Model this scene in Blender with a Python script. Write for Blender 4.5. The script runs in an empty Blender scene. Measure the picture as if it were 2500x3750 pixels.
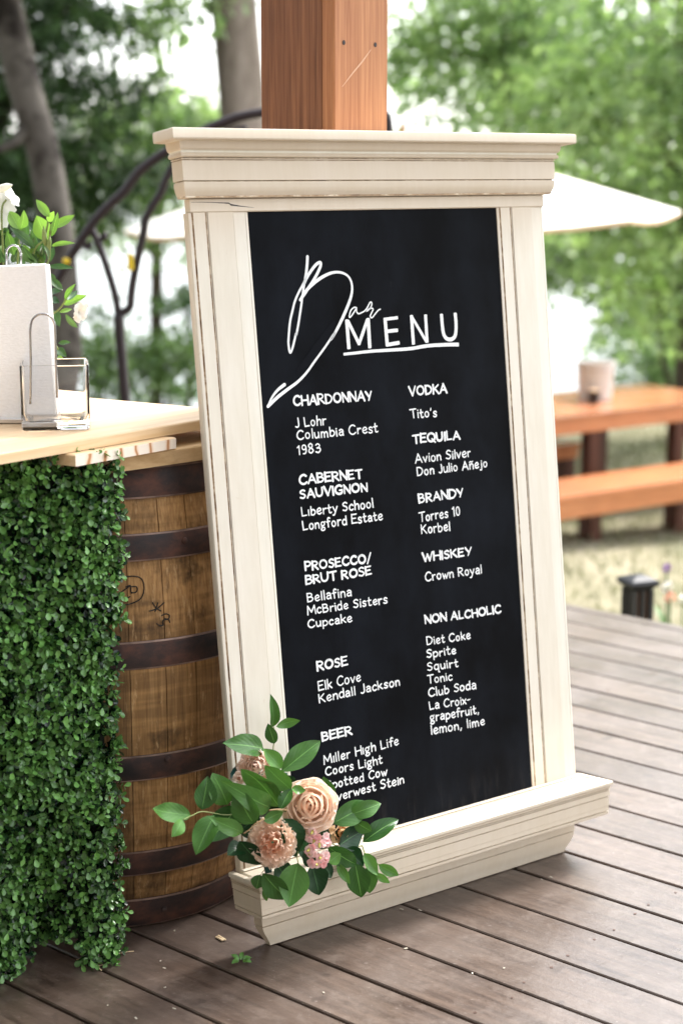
import bpy, math, random
import numpy as np
from mathutils import Vector, Matrix, noise

S = bpy.context.scene
COL = S.collection
R = math.radians

# ------------------------------------------------------------------ camera
CAM_H = 1.43
PITCH = 0.1995
cam_d = bpy.data.cameras.new('camera')
cam = bpy.data.objects.new('camera', cam_d)
COL.objects.link(cam)
cam.location = (0, 0, CAM_H)
cam.rotation_euler = (math.pi / 2 - PITCH, 0, 0)
cam_d.sensor_fit = 'VERTICAL'
cam_d.sensor_height = 36.0
cam_d.sensor_width = 24.0
cam_d.lens = 6172 / 3750 * 36
cam_d.clip_start = 0.05
cam_d.clip_end = 5000
cam_d.dof.use_dof = True
cam_d.dof.focus_distance = 3.18
cam_d.dof.aperture_fstop = 2.5
cam_d.dof.aperture_blades = 0
S.camera = cam

# ------------------------------------------------------------------ light
SUN_EL, SUN_AZ = R(52), R(42)       # azimuth from +Y (ahead) towards +X (right)
world = bpy.data.worlds.new('World')
S.world = world
world.use_nodes = True
wn = world.node_tree.nodes
wl = world.node_tree.links
for n in list(wn):
    wn.remove(n)
sky = wn.new('ShaderNodeTexSky')
sky.sky_type = 'NISHITA'
sky.sun_disc = False
sky.sun_elevation = SUN_EL
sky.sun_rotation = SUN_AZ
sky.air_density = 1.0
sky.dust_density = 1.5
sky.ozone_density = 0.6
hs = wn.new('ShaderNodeHueSaturation')      # thin cloud greys the blue out
hs.inputs['Saturation'].default_value = 0.22
bg = wn.new('ShaderNodeBackground')
bg.inputs['Strength'].default_value = 0.15
wo = wn.new('ShaderNodeOutputWorld')
wl.new(sky.outputs[0], hs.inputs['Color'])
wl.new(hs.outputs[0], bg.inputs['Color'])
wl.new(bg.outputs[0], wo.inputs['Surface'])

sun_d = bpy.data.lights.new('sun', 'SUN')
sun_d.energy = 2.2
sun_d.angle = R(20)
sun_d.color = (1.0, 0.965, 0.92)
sun = bpy.data.objects.new('sun', sun_d)
COL.objects.link(sun)
_sd = Vector((math.sin(SUN_AZ) * math.cos(SUN_EL), math.cos(SUN_AZ) * math.cos(SUN_EL), math.sin(SUN_EL)))
sun.rotation_euler = _sd.to_track_quat('Z', 'Y').to_euler()
sun.location = _sd * 30

S.view_settings.view_transform = 'Standard'
S.view_settings.look = 'None'
S.view_settings.exposure = 2.12
S.view_settings.gamma = 1.0
S.render.engine = 'CYCLES'
S.cycles.use_denoising = True
S.cycles.max_bounces = 10
S.cycles.transparent_max_bounces = 12
S.cycles.transmission_bounces = 10
S.cycles.use_adaptive_sampling = True
S.cycles.adaptive_threshold = 0.02
S.cycles.sample_clamp_indirect = 6.0

# ------------------------------------------------------------------ helpers
CP, SP = math.cos(PITCH), math.sin(PITCH)
FPX = 6172.0
KD = 0.772


def ray(u, v):
    a, b = (u - 1250) / FPX, (1875 - v) / FPX
    return Vector((a, CP + b * SP, -SP + b * CP))


def at(u, v, y):
    """photo pixel -> point of the place at forward distance y"""
    d = ray(u, v)
    return Vector((0, 0, CAM_H)) + d * (y / d.y)


def on_z(u, v, z=0.0):
    d = ray(u, v)
    return Vector((0, 0, CAM_H)) + d * ((z - CAM_H) / d.z)


# frame of the leaning sign: x along its width, y into it, z up along it
YS, LEAN = 0.6316, 0.1221
HX = Vector((math.cos(YS), math.sin(YS), 0))
BK = Vector((-math.sin(YS), math.cos(YS), 0))
VZ = Vector((0, 0, math.cos(LEAN))) + BK * math.sin(LEAN)
NN = HX.cross(VZ)                   # out of the board, to the viewer
SO = Vector((0.17118, 3.17266, 0.0))
SM = Matrix(((HX.x, -NN.x, VZ.x, SO.x), (HX.y, -NN.y, VZ.y, SO.y), (HX.z, -NN.z, VZ.z, SO.z), (0, 0, 0, 1)))
SMI = SM.inverted()


def on_sign(u, v, p=0.0):
    """photo pixel -> sign coordinates on the plane p in front of the board"""
    d = ray(u, v)
    C = Vector((0, 0, CAM_H))
    t = NN.dot(SO + NN * p - C) / NN.dot(d)
    return SMI @ (C + d * t)


def tag(o, label=None, cat=None, group=None, kind=None):
    if label: o['label'] = label
    if cat: o['category'] = cat
    if group: o['group'] = group
    if kind: o['kind'] = kind
    return o


def empty(name, loc=(0, 0, 0), rz=0.0, matrix=None):
    o = bpy.data.objects.new(name, None)
    COL.objects.link(o)
    o.empty_display_size = 0.1
    if matrix is not None:
        o.matrix_world = matrix
    else:
        o.location = loc
        o.rotation_euler = (0, 0, rz)
    return o


class MB:
    def __init__(s):
        s.v, s.f, s.m, s.t, s.uv = [], [], [], [], []

    def add(s, vs, fs, mat=0, tone=0.5, uvs=None):
        b = len(s.v)
        s.v.extend([tuple(p) for p in vs])
        s.uv.extend(uvs if uvs else [(0.5, 0.5)] * len(vs))
        for i, f in enumerate(fs):
            s.f.append([b + k for k in f])
            s.m.append(mat if not isinstance(mat, (list, tuple)) else mat[i])
            s.t.append(tone)
        return s

    def box(s, x0, x1, y0, y1, z0, z1, mat=0, tone=0.5, M=None, bev=0.0):
        if bev <= 0:
            vs = [(x, y, z) for z in (z0, z1) for y in (y0, y1) for x in (x0, x1)]
            fs = [(0, 2, 3, 1), (4, 5, 7, 6), (0, 1, 5, 4), (2, 6, 7, 3), (0, 4, 6, 2), (1, 3, 7, 5)]
        else:
            # chamfered box: 24 corner points
            b = bev
            vs, idx = [], {}
            for zi, z in enumerate((z0, z1)):
                for yi, y in enumerate((y0, y1)):
                    for xi, x in enumerate((x0, x1)):
                        sx, sy, sz = (1 - 2 * xi) * b, (1 - 2 * yi) * b, (1 - 2 * zi) * b
                        for ax, p in enumerate(((x, y + sy, z + sz), (x + sx, y, z + sz), (x + sx, y + sy, z))):
                            idx[(xi, yi, zi, ax)] = len(vs)
                            vs.append(p)
            g = lambda a, bb, c, ax: idx[(a, bb, c, ax)]
            fs = []
            for xi in (0, 1):
                q = [g(xi, 0, 0, 0), g(xi, 1, 0, 0), g(xi, 1, 1, 0), g(xi, 0, 1, 0)]
                fs.append(q if xi else q[::-1])
            for yi in (0, 1):
                q = [g(0, yi, 0, 1), g(1, yi, 0, 1), g(1, yi, 1, 1), g(0, yi, 1, 1)]
                fs.append(q if not yi else q[::-1])
            for zi in (0, 1):
                q = [g(0, 0, zi, 2), g(1, 0, zi, 2), g(1, 1, zi, 2), g(0, 1, zi, 2)]
                fs.append(q if zi else q[::-1])
            for yi in (0, 1):
                for zi in (0, 1):
                    q = [g(0, yi, zi, 1), g(1, yi, zi, 1), g(1, yi, zi, 2), g(0, yi, zi, 2)]
                    fs.append(q if (yi ^ zi) else q[::-1])
            for xi in (0, 1):
                for zi in (0, 1):
                    q = [g(xi, 0, zi, 0), g(xi, 1, zi, 0), g(xi, 1, zi, 2), g(xi, 0, zi, 2)]
                    fs.append(q if (xi == zi) == False else q[::-1])
            for xi in (0, 1):
                for yi in (0, 1):
                    q = [g(xi, yi, 0, 0), g(xi, yi, 1, 0), g(xi, yi, 1, 1), g(xi, yi, 0, 1)]
                    fs.append(q if (xi == yi) else q[::-1])
            for xi in (0, 1):
                for yi in (0, 1):
                    for zi in (0, 1):
                        q = [g(xi, yi, zi, 0), g(xi, yi, zi, 1), g(xi, yi, zi, 2)]
                        fs.append(q if (xi ^ yi ^ zi) else q[::-1])
        if M is not None:
            vs = [M @ Vector(p) for p in vs]
        return s.add(vs, fs, mat, tone)

    def tube(s, path, radii, n=8, mat=0, tone=0.5, cap=True):
        P = [Vector(p) for p in path]
        if not isinstance(radii, (list, tuple)):
            radii = [radii] * len(P)
        vs, fs = [], []
        prev = None
        for i, p in enumerate(P):
            d = (P[min(i + 1, len(P) - 1)] - P[max(i - 1, 0)])
            d = d.normalized() if d.length > 1e-9 else Vector((0, 0, 1))
            if prev is None:
                a = d.cross(Vector((0, 0, 1)) if abs(d.z) < 0.9 else Vector((1, 0, 0))).normalized()
            else:
                a = (prev - d * prev.dot(d)).normalized()
            prev = a
            b = d.cross(a)
            for k in range(n):
                t = 2 * math.pi * k / n
                vs.append(p + (a * math.cos(t) + b * math.sin(t)) * radii[i])
        for i in range(len(P) - 1):
            for k in range(n):
                k2 = (k + 1) % n
                fs.append((i * n + k, i * n + k2, (i + 1) * n + k2, (i + 1) * n + k))
        if cap:
            fs.append(tuple(range(n))[::-1])
            fs.append(tuple((len(P) - 1) * n + k for k in range(n)))
        return s.add(vs, fs, mat, tone)

    def lathe(s, prof, n=32, c=(0, 0, 0), mat=0, tone=0.5, mats=None):
        vs, fs, ms = [], [], []
        for r, z in prof:
            for k in range(n):
                t = 2 * math.pi * k / n
                vs.append((c[0] + r * math.cos(t), c[1] + r * math.sin(t), c[2] + z))
        for i in range(len(prof) - 1):
            for k in range(n):
                k2 = (k + 1) % n
                fs.append((i * n + k, i * n + k2, (i + 1) * n + k2, (i + 1) * n + k))
                ms.append(mats[i] if mats else mat)
        return s.add(vs, fs, ms, tone)

    def build(s, name, mats, parent=None, smooth=False):
        me = bpy.data.meshes.new(name)
        me.from_pydata(s.v, [], s.f)
        if not isinstance(mats, (list, tuple)):
            mats = [mats]
        for m in mats:
            me.materials.append(m)
        if any(s.m):
            me.polygons.foreach_set('material_index', s.m)
        a = me.attributes.new('tone', 'FLOAT', 'FACE')
        a.data.foreach_set('value', s.t)
        if any(q != (0.5, 0.5) for q in s.uv[:8]) or any(q != (0.5, 0.5) for q in s.uv):
            uvl = me.uv_layers.new(name='uv')
            li = np.empty(len(me.loops), dtype=np.int32)
            me.loops.foreach_get('vertex_index', li)
            uvl.data.foreach_set('uv', np.asarray(s.uv, dtype=np.float32)[li].ravel())
        if smooth:
            me.polygons.foreach_set('use_smooth', [True] * len(me.polygons))
        me.update()
        o = bpy.data.objects.new(name, me)
        COL.objects.link(o)
        if parent is not None:
            o.parent = parent
        return o


def sharp(o, deg=35):
    """smooth shading with creases kept"""
    o.data.polygons.foreach_set('use_smooth', [True] * len(o.data.polygons))
    o.data.set_sharp_from_angle(angle=R(deg))
    return o


def catmull(pts, sub=6, closed=False):
    P = [np.array(p, float) for p in pts]
    if closed:
        P = [P[-1]] + P + [P[0], P[1]]
    else:
        P = [2 * P[0] - P[1]] + P + [2 * P[-1] - P[-2]]
    out = []
    for i in range(1, len(P) - 2):
        for k in range(sub):
            t = k / sub
            a, b, c, d = P[i - 1], P[i], P[i + 1], P[i + 2]
            out.append(0.5 * (2 * b + (c - a) * t + (2 * a - 5 * b + 4 * c - d) * t * t + (3 * b - a - 3 * c + d) * t ** 3))
    if not closed:
        out.append(P[-2])
    return out


# ------------------------------------------------------------------ materials
def mat(name):
    m = bpy.data.materials.new(name)
    m.use_nodes = True
    nt = m.node_tree
    b = nt.nodes['Principled BSDF']
    return m, nt, b


def N(nt, t, **kw):
    n = nt.nodes.new(t)
    for k, v in kw.items():
        if k in n.inputs.keys():
            n.inputs[k].default_value = v
        else:
            setattr(n, k, v)
    return n


def ramp(nt, src, stops):
    r = nt.nodes.new('ShaderNodeValToRGB')
    while len(r.color_ramp.elements) < len(stops):
        r.color_ramp.elements.new(0.5)
    for e, (p, c) in zip(r.color_ramp.elements, stops):
        e.position = p
        e.color = (c[0], c[1], c[2], 1) if isinstance(c, (tuple, list)) else (c, c, c, 1)
    nt.links.new(src, r.inputs[0])
    return r.outputs[0]


def coords(nt, scale=(1, 1, 1), rot=(0, 0, 0), space='Object'):
    tc = nt.nodes.new('ShaderNodeTexCoord')
    mp = nt.nodes.new('ShaderNodeMapping')
    mp.inputs['Scale'].default_value = scale
    mp.inputs['Rotation'].default_value = rot
    nt.links.new(tc.outputs[space], mp.inputs[0])
    return mp.outputs[0]


def noise_n(nt, vec, scale=5, detail=4, rough=0.6, dist=0.0):
    n = N(nt, 'ShaderNodeTexNoise', Scale=scale, Detail=detail, Roughness=rough, Distortion=dist)
    if vec is not None:
        nt.links.new(vec, n.inputs['Vector'])
    return n.outputs['Fac']


def mixc(nt, fac, a, b, mode='MIX'):
    m = nt.nodes.new('ShaderNodeMix')
    m.data_type = 'RGBA'
    m.blend_type = mode
    for sock, val in ((m.inputs[0], fac), (m.inputs[6], a), (m.inputs[7], b)):
        if hasattr(val, 'is_linked') or hasattr(val, 'links'):
            nt.links.new(val, sock)
        elif isinstance(val, (tuple, list)):
            sock.default_value = (val[0], val[1], val[2], 1)
        else:
            sock.default_value = val
    return m.outputs[2]


def bump(nt, bsdf, h, strength=0.3, dist=0.002):
    b = N(nt, 'ShaderNodeBump', Strength=strength, Distance=dist)
    nt.links.new(h, b.inputs['Height'])
    nt.links.new(b.outputs[0], bsdf.inputs['Normal'])


def attr(nt, name='tone'):
    a = nt.nodes.new('ShaderNodeAttribute')
    a.attribute_name = name
    return a.outputs['Fac']


def mapr(nt, src, a, b, c, d):
    m = N(nt, 'ShaderNodeMapRange')
    nt.links.new(src, m.inputs[0])
    for i, v in enumerate((a, b, c, d)):
        m.inputs[i + 1].default_value = v
    return m.outputs[0]


def simple(name, col, rough=0.5, metal=0.0, nscale=0, namp=0.25, spec=0.5):
    m, nt, b = mat(name)
    b.inputs['Roughness'].default_value = rough
    b.inputs['Metallic'].default_value = metal
    b.inputs['Specular IOR Level'].default_value = spec
    if nscale:
        f = noise_n(nt, coords(nt), nscale, 4)
        d = tuple(c * (1 - namp) for c in col)
        e = tuple(min(1, c * (1 + namp)) for c in col)
        nt.links.new(ramp(nt, f, [(0.3, d), (0.7, e)]), b.inputs['Base Color'])
    else:
        b.inputs['Base Color'].default_value = (*col, 1)
    return m


def wood(name, dark, light, grain=(40, 40, 2), rough=0.55, scale=1.0, tone=0.25, bstr=0.25, knots=0.0, spec=0.3):
    """long-grained timber; grain runs along the axis with the small scale"""
    m, nt, b = mat(name)
    v = coords(nt, grain)
    f1 = noise_n(nt, v, 1.5 * scale, 6, 0.65, 0.4)
    f2 = noise_n(nt, coords(nt, tuple(g * 5 for g in grain)), 1.2 * scale, 3, 0.6)
    f3 = noise_n(nt, coords(nt), 3.0, 3)
    c = ramp(nt, f1, [(0.28, dark), (0.55, tuple((a + bb) / 2 for a, bb in zip(dark, light))), (0.75, light)])
    c = mixc(nt, 0.45, c, ramp(nt, f2, [(0.3, dark), (0.7, light)]))
    c = mixc(nt, 0.5, c, ramp(nt, f3, [(0.3, (0.65, 0.65, 0.65)), (0.7, (1.0, 1.0, 1.0))]), 'MULTIPLY')
    t = mapr(nt, attr(nt), 0, 1, 1 - tone, 1 + tone)
    cc = nt.nodes.new('ShaderNodeCombineColor')
    for i in range(3):
        nt.links.new(t, cc.inputs[i])
    c = mixc(nt, 1.0, c, cc.outputs[0], 'MULTIPLY')
    nt.links.new(c, b.inputs['Base Color'])
    b.inputs['Roughness'].default_value = rough
    b.inputs['Specular IOR Level'].default_value = spec
    bump(nt, b, f2, bstr, 0.001)
    return m


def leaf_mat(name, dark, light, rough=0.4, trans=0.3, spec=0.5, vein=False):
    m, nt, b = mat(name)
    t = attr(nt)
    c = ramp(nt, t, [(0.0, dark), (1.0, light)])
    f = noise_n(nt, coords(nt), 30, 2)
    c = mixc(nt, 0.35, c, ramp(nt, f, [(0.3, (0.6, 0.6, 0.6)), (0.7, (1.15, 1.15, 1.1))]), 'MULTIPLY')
    if vein:
        tc = nt.nodes.new('ShaderNodeTexCoord')
        sx = nt.nodes.new('ShaderNodeSeparateXYZ')
        nt.links.new(tc.outputs['UV'], sx.inputs[0])
        a = N(nt, 'ShaderNodeMath', operation='SUBTRACT')
        nt.links.new(sx.outputs[0], a.inputs[0]); a.inputs[1].default_value = 0.5
        ab = N(nt, 'ShaderNodeMath', operation='ABSOLUTE')
        nt.links.new(a.outputs[0], ab.inputs[0])
        mid = ramp(nt, ab.outputs[0], [(0.008, 0.8), (0.03, 0.0)])
        # side veins: stripes slanting from the midrib
        q = N(nt, 'ShaderNodeMath', operation='MULTIPLY_ADD')
        nt.links.new(ab.outputs[0], q.inputs[0]); q.inputs[1].default_value = -0.8
        nt.links.new(sx.outputs[1], q.inputs[2])
        w = N(nt, 'ShaderNodeMath', operation='MULTIPLY')
        nt.links.new(q.outputs[0], w.inputs[0]); w.inputs[1].default_value = 44
        sn = N(nt, 'ShaderNodeMath', operation='SINE')
        nt.links.new(w.outputs[0], sn.inputs[0])
        sv = ramp(nt, sn.outputs[0], [(0.93, 0.0), (1.0, 0.10)])
        mx = N(nt, 'ShaderNodeMath', operation='MAXIMUM')
        nt.links.new(mid, mx.inputs[0]); nt.links.new(sv, mx.inputs[1])
        c = mixc(nt, mx.outputs[0], c, tuple(min(1, x * 1.35 + 0.015) for x in light))
        bump(nt, b, sn.outputs[0], 0.06, 0.002)
    nt.links.new(c, b.inputs['Base Color'])
    b.inputs['Roughness'].default_value = rough
    b.inputs['Specular IOR Level'].default_value = spec
    if trans > 0:
        tr = nt.nodes.new('ShaderNodeBsdfTranslucent')
        c2 = mixc(nt, 1.0, c, (1.25, 1.4, 0.8), 'MULTIPLY')
        nt.links.new(c2, tr.inputs['Color'])
        mx = nt.nodes.new('ShaderNodeMixShader')
        mx.inputs[0].default_value = trans
        nt.links.new(b.outputs[0], mx.inputs[1])
        nt.links.new(tr.outputs[0], mx.inputs[2])
        nt.links.new(mx.outputs[0], nt.nodes['Material Output'].inputs['Surface'])
    return m


def petal_mat(name, inner, outer, trans=0.28):
    m, nt, b = mat(name)
    c = ramp(nt, attr(nt), [(0.0, inner), (1.0, outer)])
    f = noise_n(nt, coords(nt), 60, 2)
    c = mixc(nt, 0.25, c, ramp(nt, f, [(0.3, (0.85, 0.8, 0.8)), (0.7, (1.05, 1.05, 1.05))]), 'MULTIPLY')
    nt.links.new(c, b.inputs['Base Color'])
    b.inputs['Roughness'].default_value = 0.6
    b.inputs['Specular IOR Level'].default_value = 0.2
    tr = nt.nodes.new('ShaderNodeBsdfTranslucent')
    nt.links.new(c, tr.inputs['Color'])
    mx = nt.nodes.new('ShaderNodeMixShader')
    mx.inputs[0].default_value = trans
    nt.links.new(b.outputs[0], mx.inputs[1])
    nt.links.new(tr.outputs[0], mx.inputs[2])
    nt.links.new(mx.outputs[0], nt.nodes['Material Output'].inputs['Surface'])
    return m


def make_paint():
    m, nt, b = mat('antiqued_cream_paint')
    f = noise_n(nt, coords(nt, (1, 1, 0.25)), 14, 5, 0.6)
    c = ramp(nt, f, [(0.3, (0.76, 0.735, 0.635)), (0.65, (0.82, 0.805, 0.725))])
    # brown glaze left in scuffs
    g = noise_n(nt, coords(nt, (1, 1, 0.5)), 55, 5, 0.7)
    br_ = noise_n(nt, coords(nt, (1, 1, 0.12)), 90, 3, 0.6)
    c = mixc(nt, 0.35, c, ramp(nt, br_, [(0.3, (0.86, 0.84, 0.80)), (0.7, (1.04, 1.04, 1.04))]), 'MULTIPLY')
    c = mixc(nt, ramp(nt, g, [(0.67, 0.0), (0.78, 0.6)]), c, (0.52, 0.40, 0.26))
    e = N(nt, 'ShaderNodeNewGeometry')
    pt = ramp(nt, e.outputs['Pointiness'], [(0.53, 0.0), (0.60, 0.55)])
    c = mixc(nt, pt, c, (0.50, 0.36, 0.22))
    nt.links.new(c, b.inputs['Base Color'])
    b.inputs['Roughness'].default_value = 0.42
    b.inputs['Specular IOR Level'].default_value = 0.35
    bump(nt, b, br_, 0.25, 0.001)
    return m


def make_glaze():
    m, nt, b = mat('brown_glaze_in_grooves')
    f = noise_n(nt, coords(nt, (3, 3, 3)), 9, 5, 0.7)
    nt.links.new(ramp(nt, f, [(0.36, (0.20, 0.125, 0.065)), (0.50, (0.42, 0.29, 0.17)), (0.60, (0.70, 0.60, 0.46))]), b.inputs['Base Color'])
    b.inputs['Roughness'].default_value = 0.6
    return m


def make_chalkboard():
    m, nt, b = mat('chalkboard_paint')
    f = noise_n(nt, coords(nt, (1.2, 1, 0.7)), 5, 6, 0.65)
    f2 = noise_n(nt, coords(nt, (60, 1, 3)), 3, 4, 0.7)
    c = ramp(nt, f, [(0.38, (0.0010, 0.0013, 0.0021)), (0.66, (0.0060, 0.0078, 0.0115))])
    c = mixc(nt, ramp(nt, f2, [(0.62, 0.0), (0.85, 0.35)]), c, (0.014, 0.016, 0.02))
    # chalk dust along the bottom edge
    tc = nt.nodes.new('ShaderNodeTexCoord')
    sx = nt.nodes.new('ShaderNodeSeparateXYZ')
    nt.links.new(tc.outputs['Object'], sx.inputs[0])
    low = mapr(nt, sx.outputs[2], 0.165, 0.235, 1.0, 0.0)
    d = noise_n(nt, coords(nt, (30, 1, 4)), 2, 5, 0.7)
    dd = N(nt, 'ShaderNodeMath', operation='MULTIPLY')
    nt.links.new(low, dd.inputs[0])
    nt.links.new(ramp(nt, d, [(0.50, 0.0), (0.80, 0.35)]), dd.inputs[1])
    c = mixc(nt, dd.outputs[0], c, (0.07, 0.06, 0.055))
    # scratches
    sc = noise_n(nt, coords(nt, (6, 1, 0.8), (0, 0.5, 0)), 40, 2, 0.5, 1.5)
    c = mixc(nt, ramp(nt, sc, [(0.77, 0.0), (0.80, 0.25)]), c, (0.05, 0.052, 0.058))
    nt.links.new(c, b.inputs['Base Color'])
    b.inputs['Roughness'].default_value = 0.7
    b.inputs['Specular IOR Level'].default_value = 0.07
    return m


def make_deck():
    m, nt, b = mat('weathered_deck_boards')
    ang = math.atan2(-0.6542, 0.7563)
    v = coords(nt, (1, 1, 1), (0, 0, -ang))
    mp = nt.nodes.new('ShaderNodeMapping')
    mp.inputs['Scale'].default_value = (2.2, 26, 1)
    nt.links.new(v, mp.inputs[0])
    f = noise_n(nt, mp.outputs[0], 2.0, 6, 0.65, 0.3)
    g = noise_n(nt, coords(nt), 4.5, 5, 0.6)
    h = noise_n(nt, coords(nt), 26, 5, 0.7)
    c = ramp(nt, f, [(0.36, (0.040, 0.024, 0.017)), (0.64, (0.108, 0.074, 0.055))])
    c = mixc(nt, ramp(nt, g, [(0.35, 0.0), (0.7, 0.6)]), c, (0.100, 0.074, 0.060))
    c = mixc(nt, ramp(nt, h, [(0.5, 0.0), (0.72, 0.55)]), c, (0.160, 0.125, 0.104))
    # dark drips and scuffs
    k = noise_n(nt, coords(nt), 17, 3, 0.5)
    c = mixc(nt, ramp(nt, k, [(0.64, 0.0), (0.70, 0.7)]), c, (0.05, 0.034, 0.027))
    s = noise_n(nt, coords(nt, (1, 3, 1), (0, 0, 0.3)), 70, 3, 0.6)
    c = mixc(nt, ramp(nt, s, [(0.66, 0.0), (0.74, 0.6)]), c, (0.36, 0.32, 0.29))
    t = mapr(nt, attr(nt), 0, 1, 0.80, 1.18)
    cc = nt.nodes.new('ShaderNodeCombineColor')
    for i in range(3):
        nt.links.new(t, cc.inputs[i])
    c = mixc(nt, 1.0, c, cc.outputs[0], 'MULTIPLY')
    nt.links.new(c, b.inputs['Base Color'])
    nt.links.new(ramp(nt, g, [(0.3, 0.27), (0.7, 0.44)]), b.inputs['Roughness'])
    b.inputs['Specular IOR Level'].default_value = 0.75
    bump(nt, b, h, 0.5, 0.002)
    return m


def make_stave():
    m, nt, b = mat('old_oak_staves')
    f = noise_n(nt, coords(nt, (45, 45, 2.5)), 1.6, 6, 0.65, 0.3)
    f2 = noise_n(nt, coords(nt, (260, 260, 9)), 1.0, 3, 0.6)
    bands = noise_n(nt, coords(nt, (1.5, 1.5, 14)), 1.6, 3, 0.6)
    blot = noise_n(nt, coords(nt), 7, 5, 0.65)
    c = ramp(nt, f, [(0.25, (0.13, 0.062, 0.020)), (0.5, (0.40, 0.215, 0.075)), (0.75, (0.62, 0.38, 0.165))])
    c = mixc(nt, 0.5, c, ramp(nt, f2, [(0.3, (0.15, 0.075, 0.025)), (0.7, (0.60, 0.36, 0.15))]))
    c = mixc(nt, 0.55, c, ramp(nt, bands, [(0.42, (0.34, 0.30, 0.26)), (0.56, (1.15, 1.12, 1.08))]), 'MULTIPLY')
    c = mixc(nt, ramp(nt, blot, [(0.52, 0.0), (0.68, 0.9)]), c, (0.022, 0.013, 0.007))
    sc_ = noise_n(nt, coords(nt, (30, 30, 6)), 3.0, 4, 0.7)
    c = mixc(nt, ramp(nt, sc_, [(0.58, 0.0), (0.72, 0.7)]), c, (0.66, 0.44, 0.22))
    t = mapr(nt, attr(nt), 0, 1, 0.5, 1.4)
    cc = nt.nodes.new('ShaderNodeCombineColor')
    for i in range(3):
        nt.links.new(t, cc.inputs[i])
    c = mixc(nt, 1.0, c, cc.outputs[0], 'MULTIPLY')
    nt.links.new(c, b.inputs['Base Color'])
    b.inputs['Roughness'].default_value = 0.62
    b.inputs['Specular IOR Level'].default_value = 0.3
    bump(nt, b, f2, 0.5, 0.001)
    return m


def make_iron():
    m, nt, b = mat('rusted_hoop_iron')
    f = noise_n(nt, coords(nt, (1, 1, 1.6)), 11, 6, 0.68)
    g = noise_n(nt, coords(nt), 60, 4, 0.7)
    c = ramp(nt, f, [(0.36, (0.014, 0.012, 0.013)), (0.50, (0.048, 0.026, 0.022)), (0.64, (0.115, 0.050, 0.034))])
    c = mixc(nt, ramp(nt, g, [(0.66, 0.0), (0.80, 0.5)]), c, (0.16, 0.10, 0.07))
    nt.links.new(c, b.inputs['Base Color'])
    nt.links.new(ramp(nt, f, [(0.3, 0.5), (0.7, 0.8)]), b.inputs['Roughness'])
    b.inputs['Metallic'].default_value = 0.2
    bump(nt, b, g, 0.25, 0.001)
    return m


def make_bark(name, dark, light, patch=None, sc=6):
    m, nt, b = mat(name)
    f = noise_n(nt, coords(nt, (2.2, 2.2, 0.6)), sc, 6, 0.7, 0.5)
    c = ramp(nt, f, [(0.35, dark), (0.68, light)])
    if patch:
        g = noise_n(nt, coords(nt, (1, 1, 0.9)), 2.4, 4, 0.6)
        c = mixc(nt, ramp(nt, g, [(0.46, 0.0), (0.56, 0.95)]), c, patch)
    nt.links.new(c, b.inputs['Base Color'])
    b.inputs['Roughness'].default_value = 0.9
    b.inputs['Specular IOR Level'].default_value = 0.15
    bump(nt, b, f, 0.6, 0.02)
    return m


def make_lawn():
    m, nt, b = mat('dry_lawn')
    f = noise_n(nt, coords(nt), 0.9, 6, 0.65)
    g = noise_n(nt, coords(nt), 9, 4, 0.7)
    c = ramp(nt, f, [(0.3, (0.12, 0.13, 0.075)), (0.5, (0.255, 0.23, 0.165)), (0.7, (0.36, 0.32, 0.25))])
    c = mixc(nt, 0.6, c, ramp(nt, g, [(0.3, (0.6, 0.65, 0.5)), (0.7, (1.1, 1.1, 1.05))]), 'MULTIPLY')
    nt.links.new(c, b.inputs['Base Color'])
    b.inputs['Roughness'].default_value = 0.95
    b.inputs['Specular IOR Level'].default_value = 0.1
    bump(nt, b, g, 0.5, 0.05)
    return m


def make_water():
    m, nt, b = mat('lake_water')
    b.inputs['Base Color'].default_value = (0.10, 0.13, 0.13, 1)
    b.inputs['Roughness'].default_value = 0.12
    b.inputs['IOR'].default_value = 1.33
    f = noise_n(nt, coords(nt, (0.6, 1.4, 1)), 1.4, 4, 0.6)
    bump(nt, b, f, 0.5, 0.25)
    return m


M = {}
M['paint'] = make_paint()
M['glaze'] = make_glaze()
M['chalk'] = make_chalkboard()
M['white'] = simple('white_paint_marker', (0.80, 0.82, 0.82), 0.6, nscale=90, namp=0.08)
M['chalk_ghost'] = simple('rubbed_chalk', (0.0075, 0.0085, 0.011), 0.8, spec=0.05)
M['deck'] = make_deck()
M['dark_gap'] = simple('joist_gap_shade', (0.02, 0.017, 0.015), 0.9)
M['screw'] = simple('rusty_screw', (0.07, 0.035, 0.025), 0.5, 0.4)
M['stave'] = make_stave()
M['iron'] = make_iron()
M['iron_edge'] = simple('worn_edge_highlight', (0.22, 0.15, 0.12), 0.45, 0.5, nscale=14, namp=0.7)  # worn metal, with the highlight on the hoop rims put into its colour
M['ink'] = simple('black_barrel_ink', (0.012, 0.010, 0.008), 0.7)
M['cedar'] = wood('red_cedar_post', (0.11, 0.036, 0.014), (0.43, 0.185, 0.085), (34, 34, 1.0), 0.5, tone=0.28, bstr=0.5)
M['cedar_face'] = wood('orange_cedar_facing', (0.30, 0.10, 0.036), (0.68, 0.33, 0.15), (26, 26, 0.7), 0.48, tone=0.2, bstr=0.4)
M['pine'] = wood('fresh_pine_board', (0.66, 0.44, 0.24), (0.83, 0.66, 0.44), (1.4, 26, 26), 0.5, tone=0.12, bstr=0.1)
M['pine_end'] = wood('pine_end_grain', (0.45, 0.24, 0.12), (0.78, 0.60, 0.42), (22, 22, 3), 0.65, tone=0.15)
M['rough'] = wood('rough_sawn_board', (0.42, 0.28, 0.14), (0.72, 0.54, 0.32), (2.5, 2.5, 46), 0.75, tone=0.15, bstr=0.9)
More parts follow.
